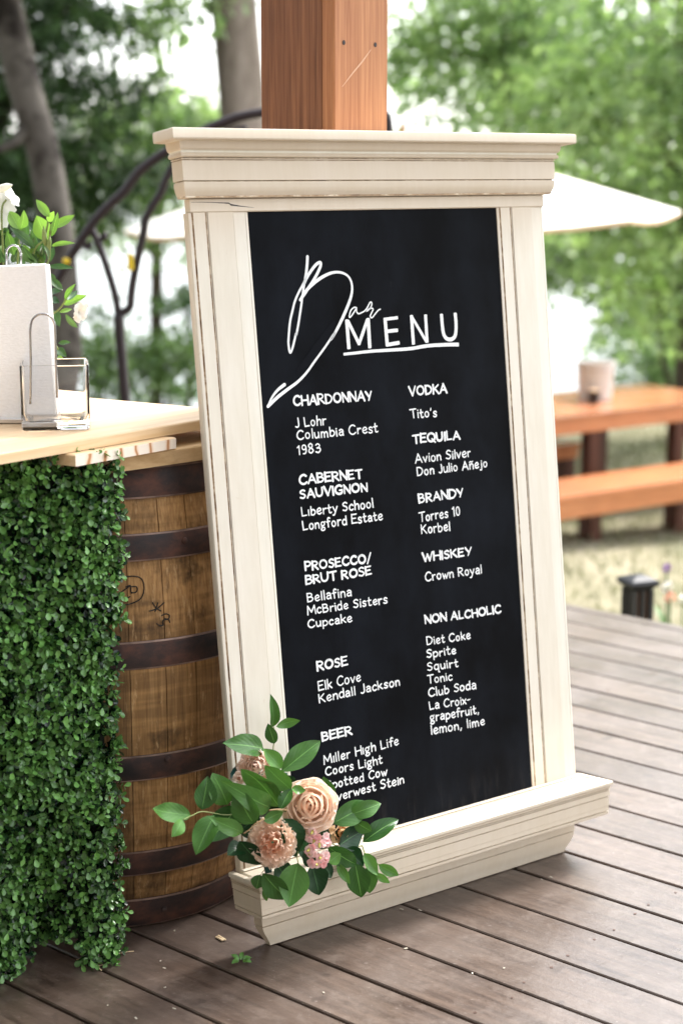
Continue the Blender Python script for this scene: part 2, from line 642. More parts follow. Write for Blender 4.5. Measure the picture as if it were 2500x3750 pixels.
M['table_wood'] = wood('orange_stained_cedar', (0.42, 0.135, 0.05), (0.68, 0.28, 0.12), (2, 30, 30), 0.2, tone=0.2, bstr=0.03, spec=0.8)
M['table_dark'] = wood('stained_leg_wood', (0.06, 0.018, 0.009), (0.13, 0.042, 0.02), (30, 30, 2), 0.5, tone=0.2)
M['lawn'] = make_lawn()
M['grass'] = leaf_mat('grass_blades', (0.09, 0.115, 0.055), (0.345, 0.31, 0.23), 0.7, 0.25, 0.2)
M['water'] = make_water()
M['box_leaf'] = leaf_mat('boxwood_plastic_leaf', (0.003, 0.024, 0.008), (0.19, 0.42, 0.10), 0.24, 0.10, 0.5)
M['box_stem'] = simple('boxwood_backing', (0.006, 0.014, 0.006), 0.8)
M['salal'] = leaf_mat('glossy_arrangement_leaf', (0.007, 0.042, 0.010), (0.10, 0.235, 0.050), 0.26, 0.16, 0.26, vein=True)
M['salal_dark'] = leaf_mat('dark_arrangement_leaf', (0.004, 0.026, 0.008), (0.030, 0.10, 0.028), 0.3, 0.1, 0.25, vein=True)
M['stem'] = simple('green_stem', (0.19, 0.24, 0.07), 0.5, nscale=20)
M['stem_brown'] = simple('brown_stem', (0.30, 0.19, 0.08), 0.6, nscale=20)
M['rose'] = petal_mat('peach_rose_petal', (0.97, 0.62, 0.40), (0.97, 0.84, 0.70))
M['blush'] = petal_mat('blush_ranunculus_petal', (0.97, 0.66, 0.52), (0.97, 0.84, 0.75))
M['carn'] = petal_mat('beige_carnation_petal', (0.95, 0.62, 0.44), (0.94, 0.80, 0.64))
M['stock'] = petal_mat('pink_stock_petal', (0.94, 0.52, 0.52), (0.95, 0.80, 0.77))
M['orange_petal'] = petal_mat('orange_rose_petal', (0.93, 0.55, 0.26), (0.95, 0.76, 0.52))
M['stock_c'] = simple('stock_centre', (0.55, 0.52, 0.12), 0.6)
M['wrap'] = simple('teal_ribbon', (0.01, 0.09, 0.085), 0.4)
M['plant_leaf'] = leaf_mat('mandevilla_leaf', (0.045, 0.13, 0.025), (0.22, 0.38, 0.08), 0.38, 0.3, 0.45, vein=True)
M['plant_dark'] = leaf_mat('mandevilla_shade_leaf', (0.02, 0.065, 0.025), (0.10, 0.20, 0.07), 0.35, 0.2, 0.5, vein=True)
M['white_petal'] = petal_mat('white_mandevilla_petal', (0.85, 0.84, 0.70), (0.86, 0.87, 0.85))
M['coir'] = simple('coir_pot_liner', (0.055, 0.035, 0.020), 0.95, nscale=60, namp=0.6)
M['chrome'] = simple('chrome_wire', (0.40, 0.39, 0.39), 0.12, 1.0)
M['black_iron'] = simple('dark_iron_arbor', (0.030, 0.022, 0.024), 0.45, 0.3, nscale=12)
M['canvas'] = simple('ivory_canvas', (0.86, 0.83, 0.77), 0.85, nscale=30, namp=0.03)
M['canvas_hem'] = simple('tan_canvas_hem', (0.74, 0.52, 0.33), 0.85, nscale=30, namp=0.05)
M['pole_wood'] = simple('umbrella_pole_wood', (0.30, 0.17, 0.08), 0.5, nscale=20)
M['galv'] = simple('pale_bucket_paint', (0.66, 0.68, 0.66), 0.55, nscale=9, namp=0.06)
M['black'] = simple('black_plastic', (0.012, 0.012, 0.014), 0.45)
M['blue_black'] = simple('black_lamp_cap', (0.010, 0.011, 0.015), 0.5, spec=0.3)
M['amber'] = simple('amber_lamp_pane', (0.16, 0.085, 0.05), 0.25)
M['yellow'] = simple('yellow_plastic', (0.72, 0.52, 0.02), 0.4)
M['bark_grey'] = make_bark('grey_trunk_bark', (0.115, 0.092, 0.075), (0.235, 0.20, 0.175))
M['bark_birch'] = make_bark('birch_bark', (0.010, 0.008, 0.007), (0.04, 0.033, 0.028), (0.12, 0.108, 0.095), 5)
M['bark_dark'] = make_bark('dark_bark', (0.03, 0.022, 0.016), (0.10, 0.078, 0.06))
M['maple'] = leaf_mat('maple_leaf', (0.13, 0.205, 0.095), (0.40, 0.50, 0.27), 0.4, 0.55, 0.6)
M['oak'] = leaf_mat('mid_green_leaf', (0.12, 0.19, 0.09), (0.37, 0.46, 0.26), 0.4, 0.55, 0.6)
M['hemlock'] = leaf_mat('hemlock_needles', (0.012, 0.032, 0.011), (0.06, 0.115, 0.035), 0.6, 0.25, 0.3)
M['shrub'] = leaf_mat('shrub_leaf', (0.05, 0.105, 0.04), (0.18, 0.28, 0.10), 0.5, 0.3, 0.35)
M['allium'] = simple('purple_flower', (0.36, 0.20, 0.46), 0.7, nscale=30)
M['peach'] = petal_mat('garden_flower_petal', (0.80, 0.22, 0.12), (0.88, 0.74, 0.58))
M['chip'] = simple('pale_wood_chip', (0.62, 0.48, 0.30), 0.8)
M['rock'] = simple('grey_shore_rock', (0.20, 0.18, 0.185), 0.85, nscale=3, namp=0.5)


def napkin_mat():
    m, nt, b = mat('white_paper_napkin')
    f = noise_n(nt, coords(nt, (1, 1, 2.2)), 110, 3, 0.6)
    nt.links.new(ramp(nt, f, [(0.3, (0.84, 0.84, 0.835)), (0.7, (0.90, 0.90, 0.90))]), b.inputs['Base Color'])
    b.inputs['Roughness'].default_value = 0.95
    b.inputs['Specular IOR Level'].default_value = 0.1
    bump(nt, b, f, 0.6, 0.0015)
    return m


def glass_mat():
    m, nt, b = mat('clear_glass')
    b.inputs['Base Color'].default_value = (1, 1, 1, 1)
    b.inputs['Roughness'].default_value = 0.0
    b.inputs['Transmission Weight'].default_value = 1.0
    b.inputs['IOR'].default_value = 1.47
    return m


M['napkin'] = napkin_mat()
M['glass'] = glass_mat()

# ------------------------------------------------------------------ setting: deck
PW = 0.1011 * CAM_H                    # board pitch
T0 = -2.2188 * CAM_H                   # a board joint, along the normal
DN = Vector((-0.6542, -0.7563, 0))     # across the boards, towards the viewer
DD = Vector((0.7563, -0.6542, 0))      # along the boards
T_EDGE = -4.671
rng = random.Random(4)
mb = MB()
DM = Matrix(((DD.x, DN.x, 0, 0), (DD.y, DN.y, 0, 0), (0, 0, 1, 0), (0, 0, 0, 1)))
GAP = 0.0072
for k in range(-12, 42):
    t0, t1 = T0 + k * PW, T0 + (k + 1) * PW
    if t0 < T_EDGE:
        t0 = T_EDGE
    if t1 - t0 < 0.03:
        continue
    g = GAP * rng.uniform(0.7, 1.25)
    mb.box(-9, 7.5, t0 + g / 2, t1 - g / 2, -0.032, rng.uniform(-0.0008, 0.0), 0, rng.random(), DM, 0.0022)
# joists and skirt below
for s in np.arange(-8.8, 7.4, 0.41):
    mb.box(s, s + 0.04, T_EDGE + 0.05, T0 + 42 * PW, -0.20, -0.0335, 1, 0.5, DM)
mb.box(-9, 7.5, T_EDGE + 0.05, T0 + 42 * PW, -0.23, -0.205, 1, 0.5, DM)  # near-black sheet added as the shade seen through the board gaps
mb.box(-9, 7.5, T_EDGE + 0.006, T_EDGE + 0.04, -0.30, -0.034, 0, 0.4, DM)
# screws in pairs on the joist lines
a = on_z(2473.7, 3267); b_ = on_z(1760, 3707)
s0 = 0.5 * ((a.dot(DD)) + (b_.dot(DD)))
for j in range(-6, 7):
    for k in range(-10, 30):
        for fr in (0.2, 0.8):
            s = s0 + j * 0.82 + rng.uniform(-0.012, 0.012)
            t = T0 + (k + fr) * PW + rng.uniform(-0.006, 0.006)
            p = DD * s + DN * t
            r_ = 0.0034 * rng.uniform(0.7, 1.2)
            vs = [(p.x + r_ * math.cos(q * math.pi / 4), p.y + r_ * math.sin(q * math.pi / 4), 0.0006) for q in range(8)]
            mb.add(vs, [tuple(range(8))], 2)
deck = mb.build('deck', [M['deck'], M['dark_gap'], M['screw']])
tag(deck, kind='structure')

# unseen building added behind the viewer to cut the sky light
sky_blocker = empty('sky_blocker', (-2.5, -3.2, 0))
tag(sky_blocker, 'unseen timber building added behind the viewer to block sky light', 'light blocker')
mb = MB()
for k in range(40):
    z = -0.9 + k * 0.19
    mb.box(-11, 8.5, -0.05 - 0.012 * (k % 2), 0.0, z, z + 0.187, 0, rng.random())
mb.box(-11, 8.5, -7.0, -0.06, -0.9, 6.7, 0, 0.5)
mb.build('blocker_wall', simple('blocker_siding', (0.17, 0.155, 0.14), 0.7, nscale=2), sky_blocker)
mb = MB()
mb.add([(-11.6, 0.9, 6.4), (9.1, 0.9, 6.4), (9.1, -3.5, 9.4), (-11.6, -3.5, 9.4), (9.1, -7.9, 6.4), (-11.6, -7.9, 6.4)], [(0, 1, 2, 3), (3, 2, 4, 5)])
mb.build('blocker_roof', simple('blocker_shingles', (0.06, 0.055, 0.05), 0.9, nscale=8), sky_blocker)
# ------------------------------------------------------------------ setting: lawn, bank, lake
LAWN_Z = -0.87


def ground_z(x, y):
    e = 15.05 + 0.12 * x + 0.5 * math.sin(x * 0.7)
    w = 0.05 * math.sin(x * 1.3 + y * 0.7) + 0.04 * math.sin(x * 0.6 - y * 1.1)
    if y < e:
        return LAWN_Z + w
    t = min(1.0, (y - e) / 6.2)
    return LAWN_Z + w - 3.2 * (t * t * (3 - 2 * t)) - max(0.0, y - e - 6.2) * 0.05


xs = np.concatenate([np.linspace(-60, -9, 12), np.linspace(-8, 8, 49), np.linspace(9, 60, 12)])
yv = np.concatenate([np.linspace(-30, 4, 8), np.linspace(5, 26, 68), [40, 60]])
vs = [(x, y, ground_z(x, y)) for y in yv for x in xs]
fs = [(j * len(xs) + i, j * len(xs) + i + 1, (j + 1) * len(xs) + i + 1, (j + 1) * len(xs) + i) for j in range(len(yv) - 1) for i in range(len(xs) - 1)]
lawn = MB().add(vs, fs).build('lawn', M['lawn'], smooth=True)
tag(lawn, kind='structure')
lake = MB().add([(-2500, 17, -3.6), (2500, 17, -3.6), (2500, 4000, -3.6), (-2500, 4000, -3.6)], [(0, 1, 2, 3)]).build('lake', M['water'])
tag(lake, kind='structure')
# ------------------------------------------------------------------ fast scattering of leaf shapes
def scatter_mesh(name, tv, tf, pos, rot, scl, tone, mats, parent=None, smooth=True, uv=None, midx=None):
    """copies of one small template (leaf) put into ONE mesh"""
    n, k = len(pos), len(tv)
    V = np.einsum('nij,kj->nki', rot, np.asarray(tv, float)) * np.asarray(scl)[:, None, None] + np.asarray(pos)[:, None, :]
    V = V.reshape(-1, 3)
    lens = np.array([len(f) for f in tf], dtype=np.int32)
    flat = np.concatenate([np.asarray(f, dtype=np.int32) for f in tf])
    loops = (flat[None, :] + (np.arange(n, dtype=np.int32) * k)[:, None]).ravel()
    lt = np.tile(lens, n)
    ls = np.concatenate([[0], np.cumsum(lt)[:-1]]).astype(np.int32)
    me = bpy.data.meshes.new(name)
    me.vertices.add(len(V)); me.vertices.foreach_set('co', V.astype(np.float32).ravel())
    me.loops.add(len(loops)); me.loops.foreach_set('vertex_index', loops)
    me.polygons.add(len(lt)); me.polygons.foreach_set('loop_start', ls); me.polygons.foreach_set('loop_total', lt)
    for m in (mats if isinstance(mats, (list, tuple)) else [mats]):
        me.materials.append(m)
    a = me.attributes.new('tone', 'FLOAT', 'FACE')
    a.data.foreach_set('value', np.repeat(np.asarray(tone, np.float32), len(tf)))
    if midx is not None:
        me.polygons.foreach_set('material_index', np.repeat(np.asarray(midx, np.int32), len(tf)))
    if uv is not None:
        l = me.uv_layers.new(name='uv')
        l.data.foreach_set('uv', np.tile(np.asarray(uv, np.float32)[flat], (n, 1)).ravel())
    if smooth:
        me.polygons.foreach_set('use_smooth', np.ones(len(lt), dtype=bool))
    me.update(calc_edges=True)
    o = bpy.data.objects.new(name, me)
    COL.objects.link(o)
    if parent is not None:
        o.parent = parent
    return o


def frames(d, nrm):
    """rotation matrices with y along d and z near nrm"""
    d = d / (np.linalg.norm(d, axis=1, keepdims=True) + 1e-9)
    x = np.cross(d, nrm)
    x /= (np.linalg.norm(x, axis=1, keepdims=True) + 1e-9)
    z = np.cross(x, d)
    return np.stack([x, d, z], axis=2)


# ------------------------------------------------------------------ post
PHI = R(43.0)
FR = Vector((math.cos(PHI), math.sin(PHI), 0))        # along the face the sign leans on
FL = Vector((-math.sin(PHI), math.cos(PHI), 0))       # along the other face we see
c = SM @ Vector((on_sign(1228, 478, -0.02).x, 0.02, 1.5))
PC = Vector((c.x, c.y, 0)) + FL * 0.006


def solve_len(d, u):
    lo, hi = 0.02, 0.6
    for _ in range(50):
        m = (lo + hi) / 2
        p = PC + d * m
        uu = 1250 + FPX * p.x / (p.y * CP - (1.6 - CAM_H) * SP)
        if (uu < u) == (d.x > 0): lo = m
        else: hi = m
    return m


PA, PB = solve_len(FR, 1420), solve_len(FL, 951)
PMX = Matrix(((FR.x, FL.x, 0, PC.x), (FR.y, FL.y, 0, PC.y), (0, 0, 1, 0), (0, 0, 0, 1)))
post = empty('pavilion_post', matrix=PMX)
tag(post, 'square reddish brown cedar pavilion post behind the leaning menu board', 'post')
TB = 0.034
mb = MB()
mb.box(0.002, PA - 0.002, TB + 0.0012, PB, 0, 3.4, 0, 0.45, None, 0.003)
mb.build('core', M['cedar'], post)
mb = MB()
mb.box(0, PA, 0, TB, 0, 3.4, 0, 0.5, None, 0.0025)
fb = mb.build('facing_board', M['cedar_face'], post)
for (u, v) in ((1258, 156), (1373, 164)):
    mb = MB()
    d = ray(u, v)
    n_ = Vector((math.sin(PHI), -math.cos(PHI), 0))
    C0 = Vector((0, 0, CAM_H))
    t = n_.dot(PC - C0) / n_.dot(d)
    q = PMX.inverted() @ (C0 + d * t)
    for rr, yy, mi in ((0.0042, -0.0006, 0), (0.0022, -0.0012, 1)):
        mb.add([(q.x + rr * math.cos(k * math.pi / 6), yy, q.z + rr * 1.15 * math.sin(k * math.pi / 6)) for k in range(12)], [tuple(range(12))], mi)
    mb.build('nail_hole', [M['screw'], M['black']], fb)
n_ = Vector((math.sin(PHI), -math.cos(PHI), 0))
sp_ = []
for u, v in ((1357, 182), (1325, 226), (1290, 268), (1252, 318)):
    d = ray(u, v)
    sp_.append(PMX.inverted() @ (Vector((0, 0, CAM_H)) + d * (n_.dot(PC - Vector((0, 0, CAM_H))) / n_.dot(d))))
vs = []
for q, w in zip(sp_, (.0004, .0012, .0010, .0003)):
    vs += [(q.x - w, -.0005, q.z + w), (q.x + w, -.0005, q.z - w)]
MB().add(vs, [(0, 1, 3, 2), (2, 3, 5, 4), (4, 5, 7, 6)]).build('scratch', simple('pale_scratch', (0.62, 0.38, 0.24), 0.7), fb)
# ------------------------------------------------------------------ chalkboard sign
sign = empty('chalkboard_sign', matrix=SM)
tag(sign, 'tall chalkboard bar menu in an antiqued cream frame leaning on the post', 'menu sign')
BACKY = 0.013


def loft(mb, prof, glz=()):
    """mitred moulding: rows of (p, z, half width); side returns follow the front"""
    vs, fs, ms = [], [], []
    for p, z, hw in prof:
        vs += [(-hw, BACKY, z), (-hw, -p, z), (hw, -p, z), (hw, BACKY, z)]
    for i in range(len(prof) - 1):
        for k in range(3):
            fs.append((i * 4 + k, (i + 1) * 4 + k, (i + 1) * 4 + k + 1, i * 4 + k + 1))
            ms.append(1 if i in glz else 0)
        fs.append((i * 4 + 3, (i + 1) * 4 + 3, (i + 1) * 4, i * 4))
        ms.append(0)
    fs.append((0, 1, 2, 3)); ms.append(0)
    e = (len(prof) - 1) * 4
    fs.append((e + 3, e + 2, e + 1, e)); ms.append(0)
    mb.add(vs, fs, ms)


def fit_sign(o, fx, fy=1.13, dz=0.0):
    co = np.empty(len(o.data.vertices) * 3, dtype=np.float32)
    o.data.vertices.foreach_get('co', co)
    co = co.reshape(-1, 3)
    co *= (fx, fy, 1.0)
    co[:, 2] += dz * np.clip((co[:, 2] - 0.004) / 0.05, 0, 1)
    o.data.vertices.foreach_set('co', co.ravel())
    o.data.update()


def hw(b, rows): return [(p, z, b + p) for p, z in rows]


mb = MB()
loft(mb, hw(0.5, [(0.046, 1.5138), (0.0485, 1.5128), (0.0492, 1.511), (0.0492, 1.4965), (0.048, 1.4942), (0.0300, 1.4936)]))
cap = sharp(mb.build('cap', [M['paint'], M['glaze']], sign), 25)
fit_sign(cap, 0.874, dz=-0.004)
mb = MB()
rows = hw(0.490, [(0.0305, 1.4934), (0.0298, 1.4835), (0.0286, 1.4790), (0.0262, 1.4762), (0.0240, 1.4752), (0.0235, 1.4728),
                  (0.0258, 1.4705), (0.0268, 1.4678), (0.0260, 1.4652), (0.0235, 1.4642), (0.0185, 1.4640), (0.0185, 1.4626),
                  (0.0212, 1.4622), (0.0212, 1.4606), (0.0178, 1.4602), (0.0178, 1.4592), (0.0195, 1.4588), (0.0195, 1.4238),
                  (0.0150, 1.4232), (0.0150, 1.4219), (0.0186, 1.4214), (0.0184, 1.4130), (0.0170, 1.4065), (0.0146, 1.4010), (0.0126, 1.3972), (0.0126, 1.3942), (0.0030, 1.3936)])
loft(mb, rows, glz=(10, 14, 18, 24))
cor = sharp(mb.build('cornice', [M['paint'], M['glaze']], sign), 25)
fit_sign(cor, 0.8755, dz=-0.0015)
mb = MB()
loft(mb, [(0.0020, 1.3934, 0.4825), (0.0036, 1.3925, 0.4835), (0.0036, 1.3712, 0.4835), (0.0022, 1.3694, 0.4825), (-0.004, 1.3690, 0.4815)], glz=(3,))
rail = sharp(mb.build('rail', [M['paint'], M['glaze']], sign), 25)
fit_sign(rail, 0.8815, dz=-0.002)
# the split in the rail
mb = MB()
cr = [((701.8, 740.4), 0.0003), ((780, 741.5), 0.0006), ((838, 744.0), 0.0012), ((846, 750.0), 0.0017), ((880, 755), 0.0009), ((931, 760.5), 0.0002)]
pts = [(on_sign(u, v, 0.004), w) for (u, v), w in cr]
vs = []
for q, w in pts:
    vs += [(q.x, -0.0041, q.z + w), (q.x, -0.0041, q.z - w)]
mb.add(vs, [(2 * i, 2 * i + 1, 2 * i + 3, 2 * i + 2) for i in range(len(pts) - 1)])
mb.build('crack', M['black_iron'], rail)

STILE = [(0.0, -0.013, 0), (0.0, -0.001, 0), (0.0015, 0.0012, 0), (0.0078, 0.0016, 1), (0.0090, -0.0002, 1), (0.0105, -0.0002, 1), (0.0118, 0.0022, 0),
         (0.0395, 0.0026, 1), (0.0402, 0.0002, 1), (0.0423, 0.0002, 1), (0.0432, 0.0018, 0), (0.0445, 0.0020, 1), (0.0450, 0.0008, 1), (0.0456, 0.0008, 0), (0.0462, 0.0032, 0), (0.1062, 0.0032, 1), (0.1070, 0.0006, 1), (0.1080, 0.0006, 0),
         (0.1086, 0.0012, 0), (0.1368, 0.0012, 1), (0.1378, -0.0004, 0), (0.1398, 0.0006, 0), (0.1440, 0.0002, 0), (0.1462, -0.0022, 0), (0.1465, -0.013, 0)]
for x0, nm in ((-0.4868, 'stile'), (0.3362, 'stile')):
    mb = MB()
    z0, z1 = 0.1530, 1.3692
    vs, fs, ms = [], [], []
    nz = 24
    for zi in range(nz + 1):
        z = z0 + (z1 - z0) * zi / nz
        for s, p, g in STILE:
            vs.append((x0 + s, -p, z))
    n = len(STILE)
    for zi in range(nz):
        for i in range(n - 1):
            fs.append((zi * n + i, zi * n + i + 1, (zi + 1) * n + i + 1, (zi + 1) * n + i))
            ms.append(STILE[i][2])
        fs.append((zi * n + n - 1, zi * n, (zi + 1) * n, (zi + 1) * n + n - 1)); ms.append(0)
    fs.append(tuple(range(n))[::-1]); ms.append(0)
    fs.append(tuple(nz * n + i for i in range(n))); ms.append(0)
    mb.add(vs, fs, ms)
    fit_sign(sharp(mb.build(nm, [M['paint'], M['glaze']], sign), 30), 0.885, dz=-0.002)

mb = MB()
mb.box(-0.3415, 0.3375, 0.0, 0.010, 0.150, 1.3695)
board = mb.build('chalkboard', M['chalk'], sign)
fit_sign(board, 0.885)

# sill: slab pieces, apron, foot moulding
ZS = 0.1534
mb = MB()
ZL = ZS - 0.009
mb.box(-0.508, 0.508, -0.0795, -0.034, ZL, ZS, 0, 0.5, None, 0.0018)
mb.box(-0.508, -0.4945, -0.0338, BACKY, ZL, ZS, 0, 0.5, None, 0.0015)
mb.box(0.4945, 0.508, -0.0338, BACKY, ZL, ZS, 0, 0.5, None, 0.0015)
mb.box(-0.4872, 0.4842, -0.0338, BACKY, ZL, ZS - 0.0002, 0, 0.5, None, 0.0008)
mb.box(-0.4872, 0.4842, -0.0085, -0.0002, ZS, 0.1575, 0, 0.5, None, 0.0018)
loft(mb, hw(0.4285, [(0.0778, ZL - 0.0003), (0.0745, ZL - 0.0008), (0.0745, 0.1385), (0.0715, 0.1380), (0.0715, 0.1368), (0.0738, 0.1364), (0.0738, 0.1348), (0.0705, 0.1344), (0.0705, 0.1332),
                     (0.0728, 0.1328), (0.0728, 0.1218), (0.0696, 0.1212), (0.0696, 0.1200), (0.0714, 0.1195), (0.0708, 0.1000), (0.0702, 0.0990), (0.0700, 0.0900), (0.0668, 0.0894), (0.0668, 0.0880),
                     (0.0694, 0.0874), (0.0690, 0.0824), (0.0676, 0.0806), (0.0100, 0.0804)]), glz=(2, 3, 7, 11, 17))
fit_sign(sharp(mb.build('sill', [M['paint'], M['glaze']], sign), 25), 0.882, dz=0.0035)
mb = MB()
loft(mb, [(0.0115, 0.0803, 0.4505), (0.0115, 0.0425, 0.4500), (0.0088, 0.0420, 0.4478), (0.0088, 0.0410, 0.4478), (0.0108, 0.0405, 0.4492), (0.0106, 0.0370, 0.4486),
          (0.0098, 0.0300, 0.4450), (0.0078, 0.0225, 0.4398), (0.0050, 0.0150, 0.4340), (0.0026, 0.0085, 0.4292), (0.0012, 0.0040, 0.4266), (0.0008, 0.0014, 0.4262)], glz=(1, 2))
fit_sign(sharp(mb.build('foot_moulding', [M['paint'], M['glaze']], sign), 25), 0.8885, dz=0.0035)

# ------------------------------------------------------------------ lettering on the board
LIFT = [0]


def ribbon(mb, pts, widths, mat=0, flat=False, tone=0.5):
    """one brush stroke lying on the board; pts are (x, z)"""
    P = [np.array(p, float) for p in pts]
    Q = [P[0]]
    W = [widths[0] if isinstance(widths, (list, tuple)) else widths]
    for i, p in enumerate(P[1:], 1):
        if np.linalg.norm(p - Q[-1]) > 1e-5:
            Q.append(p)
            W.append(widths[i] if isinstance(widths, (list, tuple)) else widths)
    if len(Q) < 2:
        return
    LIFT[0] = (LIFT[0] + 1) % 14
    y = -0.00025 - LIFT[0] * 0.00004
    L, Rr = [], []
    n = len(Q)
    for i in range(n):
        a = Q[i] - Q[i - 1] if i > 0 else Q[1] - Q[0]
        b = Q[i + 1] - Q[i] if i < n - 1 else a
        a = a / np.linalg.norm(a); b = b / np.linalg.norm(b)
        t = a + b
        t = t / (np.linalg.norm(t) + 1e-9)
        nn = np.array([-t[1], t[0]])
        k = 1 / max(0.6, float(nn @ np.array([-a[1], a[0]])))
        h = W[i] / 2
        L.append(Q[i] + nn * h * k); Rr.append(Q[i] - nn * h * k)
    d0 = (Q[0] - Q[1]) / np.linalg.norm(Q[0] - Q[1])
    d1 = (Q[-1] - Q[-2]) / np.linalg.norm(Q[-1] - Q[-2])

    def cap_(c, d, h):
        out = []
        e = 0.35 if flat else 1.0
        for k in range(1, 6):
            t = math.pi * k / 6
            nn = np.array([-d[1], d[0]])
            out.append(c + nn * h * math.cos(t) + d * h * math.sin(t) * e)
        return out
    vs, fs = [], []
    for l, r in zip(L, Rr):
        vs += [l, r]
    for i in range(n - 1):
        fs.append((2 * i, 2 * i + 1, 2 * i + 3, 2 * i + 2))
    b0 = len(vs)
    ca = cap_(Q[0], d0, W[0] / 2)           # from right... nn of d0 = opposite side
    vs += ca
    fs.append(tuple([0] + list(range(b0 + len(ca) - 1, b0 - 1, -1)) + [1]))
    b1 = len(vs)
    cb = cap_(Q[-1], d1, W[-1] / 2)
    vs += cb
    fs.append(tuple([2 * n - 1] + list(range(b1 + len(cb) - 1, b1 - 1, -1)) + [2 * n - 2]))
    mb.add([(v[0], y, v[1]) for v in vs], fs, mat, tone)


def px(pts, ox, oy, s):
    out = []
    for u, v in pts:
        q = on_sign(ox + u / s, oy + v / s, 0.0004)
        out.append((q.x, q.z))
    return out


PXM = 0.000528                      # metres on the board per photo pixel
title = MB()
A = px([(582, 125), (579, 200), (570, 300), (553, 395), (520, 465), (480, 540), (438, 640), (410, 750), (385, 860), (372, 980), (364, 1090)], 940, 900, 3.136)
A += px([(245, 642), (250, 680), (258, 690), (272, 652), (288, 585)], 900, 850, 1.568)
A += px([(455, 1020), (475, 920), (497, 780), (512, 680), (522, 600), (536, 500), (548, 430), (565, 385), (612, 305), (672, 225), (715, 193), (735, 200), (728, 245), (692, 325), (640, 415), (590, 490), (540, 565), (500, 622)], 940, 900, 3.136)
A = catmull(A, 5)
wA = [PXM * (11.5 if i < 15 or i > 110 else 9.0) for i in range(len(A))]
ribbon(title, A, wA)
B = px([(500, 622), (545, 545), (605, 475), (685, 405), (770, 350), (850, 314), (920, 303), (990, 314), (1048, 350), (1083, 410), (1095, 490), (1085, 570), (1060, 650), (1020, 750), (970, 860), (910, 980), (850, 1080)], 940, 900, 3.136)
B += px([(510, 578), (455, 660), (400, 735), (350, 805), (300, 858), (240, 903), (180, 950), (128, 1000)], 900, 850, 1.568)
B = catmull(B, 5)
ribbon(title, B, [PXM * (10.5 + 2.0 * math.sin(i * 0.12)) for i in range(len(B))])
ribbon(title, catmull(px([(126, 1000), (150, 950), (182, 908), (222, 876)], 900, 850, 1.568), 5), [PXM * (6 + 0.45 * i) for i in range(16)])
ar = px([(318, 142), (290, 138), (255, 170), (238, 225), (241, 248), (262, 230), (295, 180), (316, 145), (318, 185), (338, 207), (370, 197), (410, 173), (440, 130), (465, 84), (482, 84), (484, 110), (465, 150), (428, 180), (455, 152), (490, 148), (498, 163), (484, 195), (468, 232), (480, 252), (500, 240), (530, 200), (558, 168), (578, 158)], 1200, 1080, 3.0154)
ribbon(title, catmull(ar, 4), PXM * 5.4)
K7 = (1200, 1080, 3.0154)
for st, w in (([(208, 278), (232, 592)], 45), ([(220, 285), (346, 545)], 40), ([(342, 545), (436, 272)], 40), ([(444, 262), (462, 582)], 46),
              ([(630, 262), (655, 562)], 46), ([(618, 270), (768, 252)], 36), ([(652, 402), (768, 390)], 40), ([(645, 552), (786, 528)], 42),
              ([(920, 228), (943, 543)], 44), ([(925, 240), (1090, 520)], 36), ([(1078, 222), (1095, 522)], 42)):
    ribbon(title, px(st, *K7), PXM * w / 3.0154, flat=True)
ribbon(title, catmull(px([(1253, 215), (1262, 330), (1276, 425), (1303, 475), (1345, 492), (1388, 475), (1410, 425), (1414, 320), (1404, 203)], *K7), 5), PXM * 45 / 3.0154, flat=True)
ul = catmull(px([(176, 655), (300, 642), (480, 622), (720, 607), (920, 592), (1100, 562), (1300, 550), (1440, 548)], *K7), 4)
ribbon(title, ul, [PXM * (30 + 14 * i / len(ul)) / 3.0154 for i in range(len(ul))], flat=True)
title.build('title_lettering', M['white'], board)


def E_(cx, cy, rx, ry, a0, a1, n=12):
    return [(cx + rx * math.cos(R(a0 + (a1 - a0) * i / n)), cy + ry * math.sin(R(a0 + (a1 - a0) * i / n))) for i in range(n + 1)]


def C_(*p): return [tuple(q) for q in catmull(p, 5)]


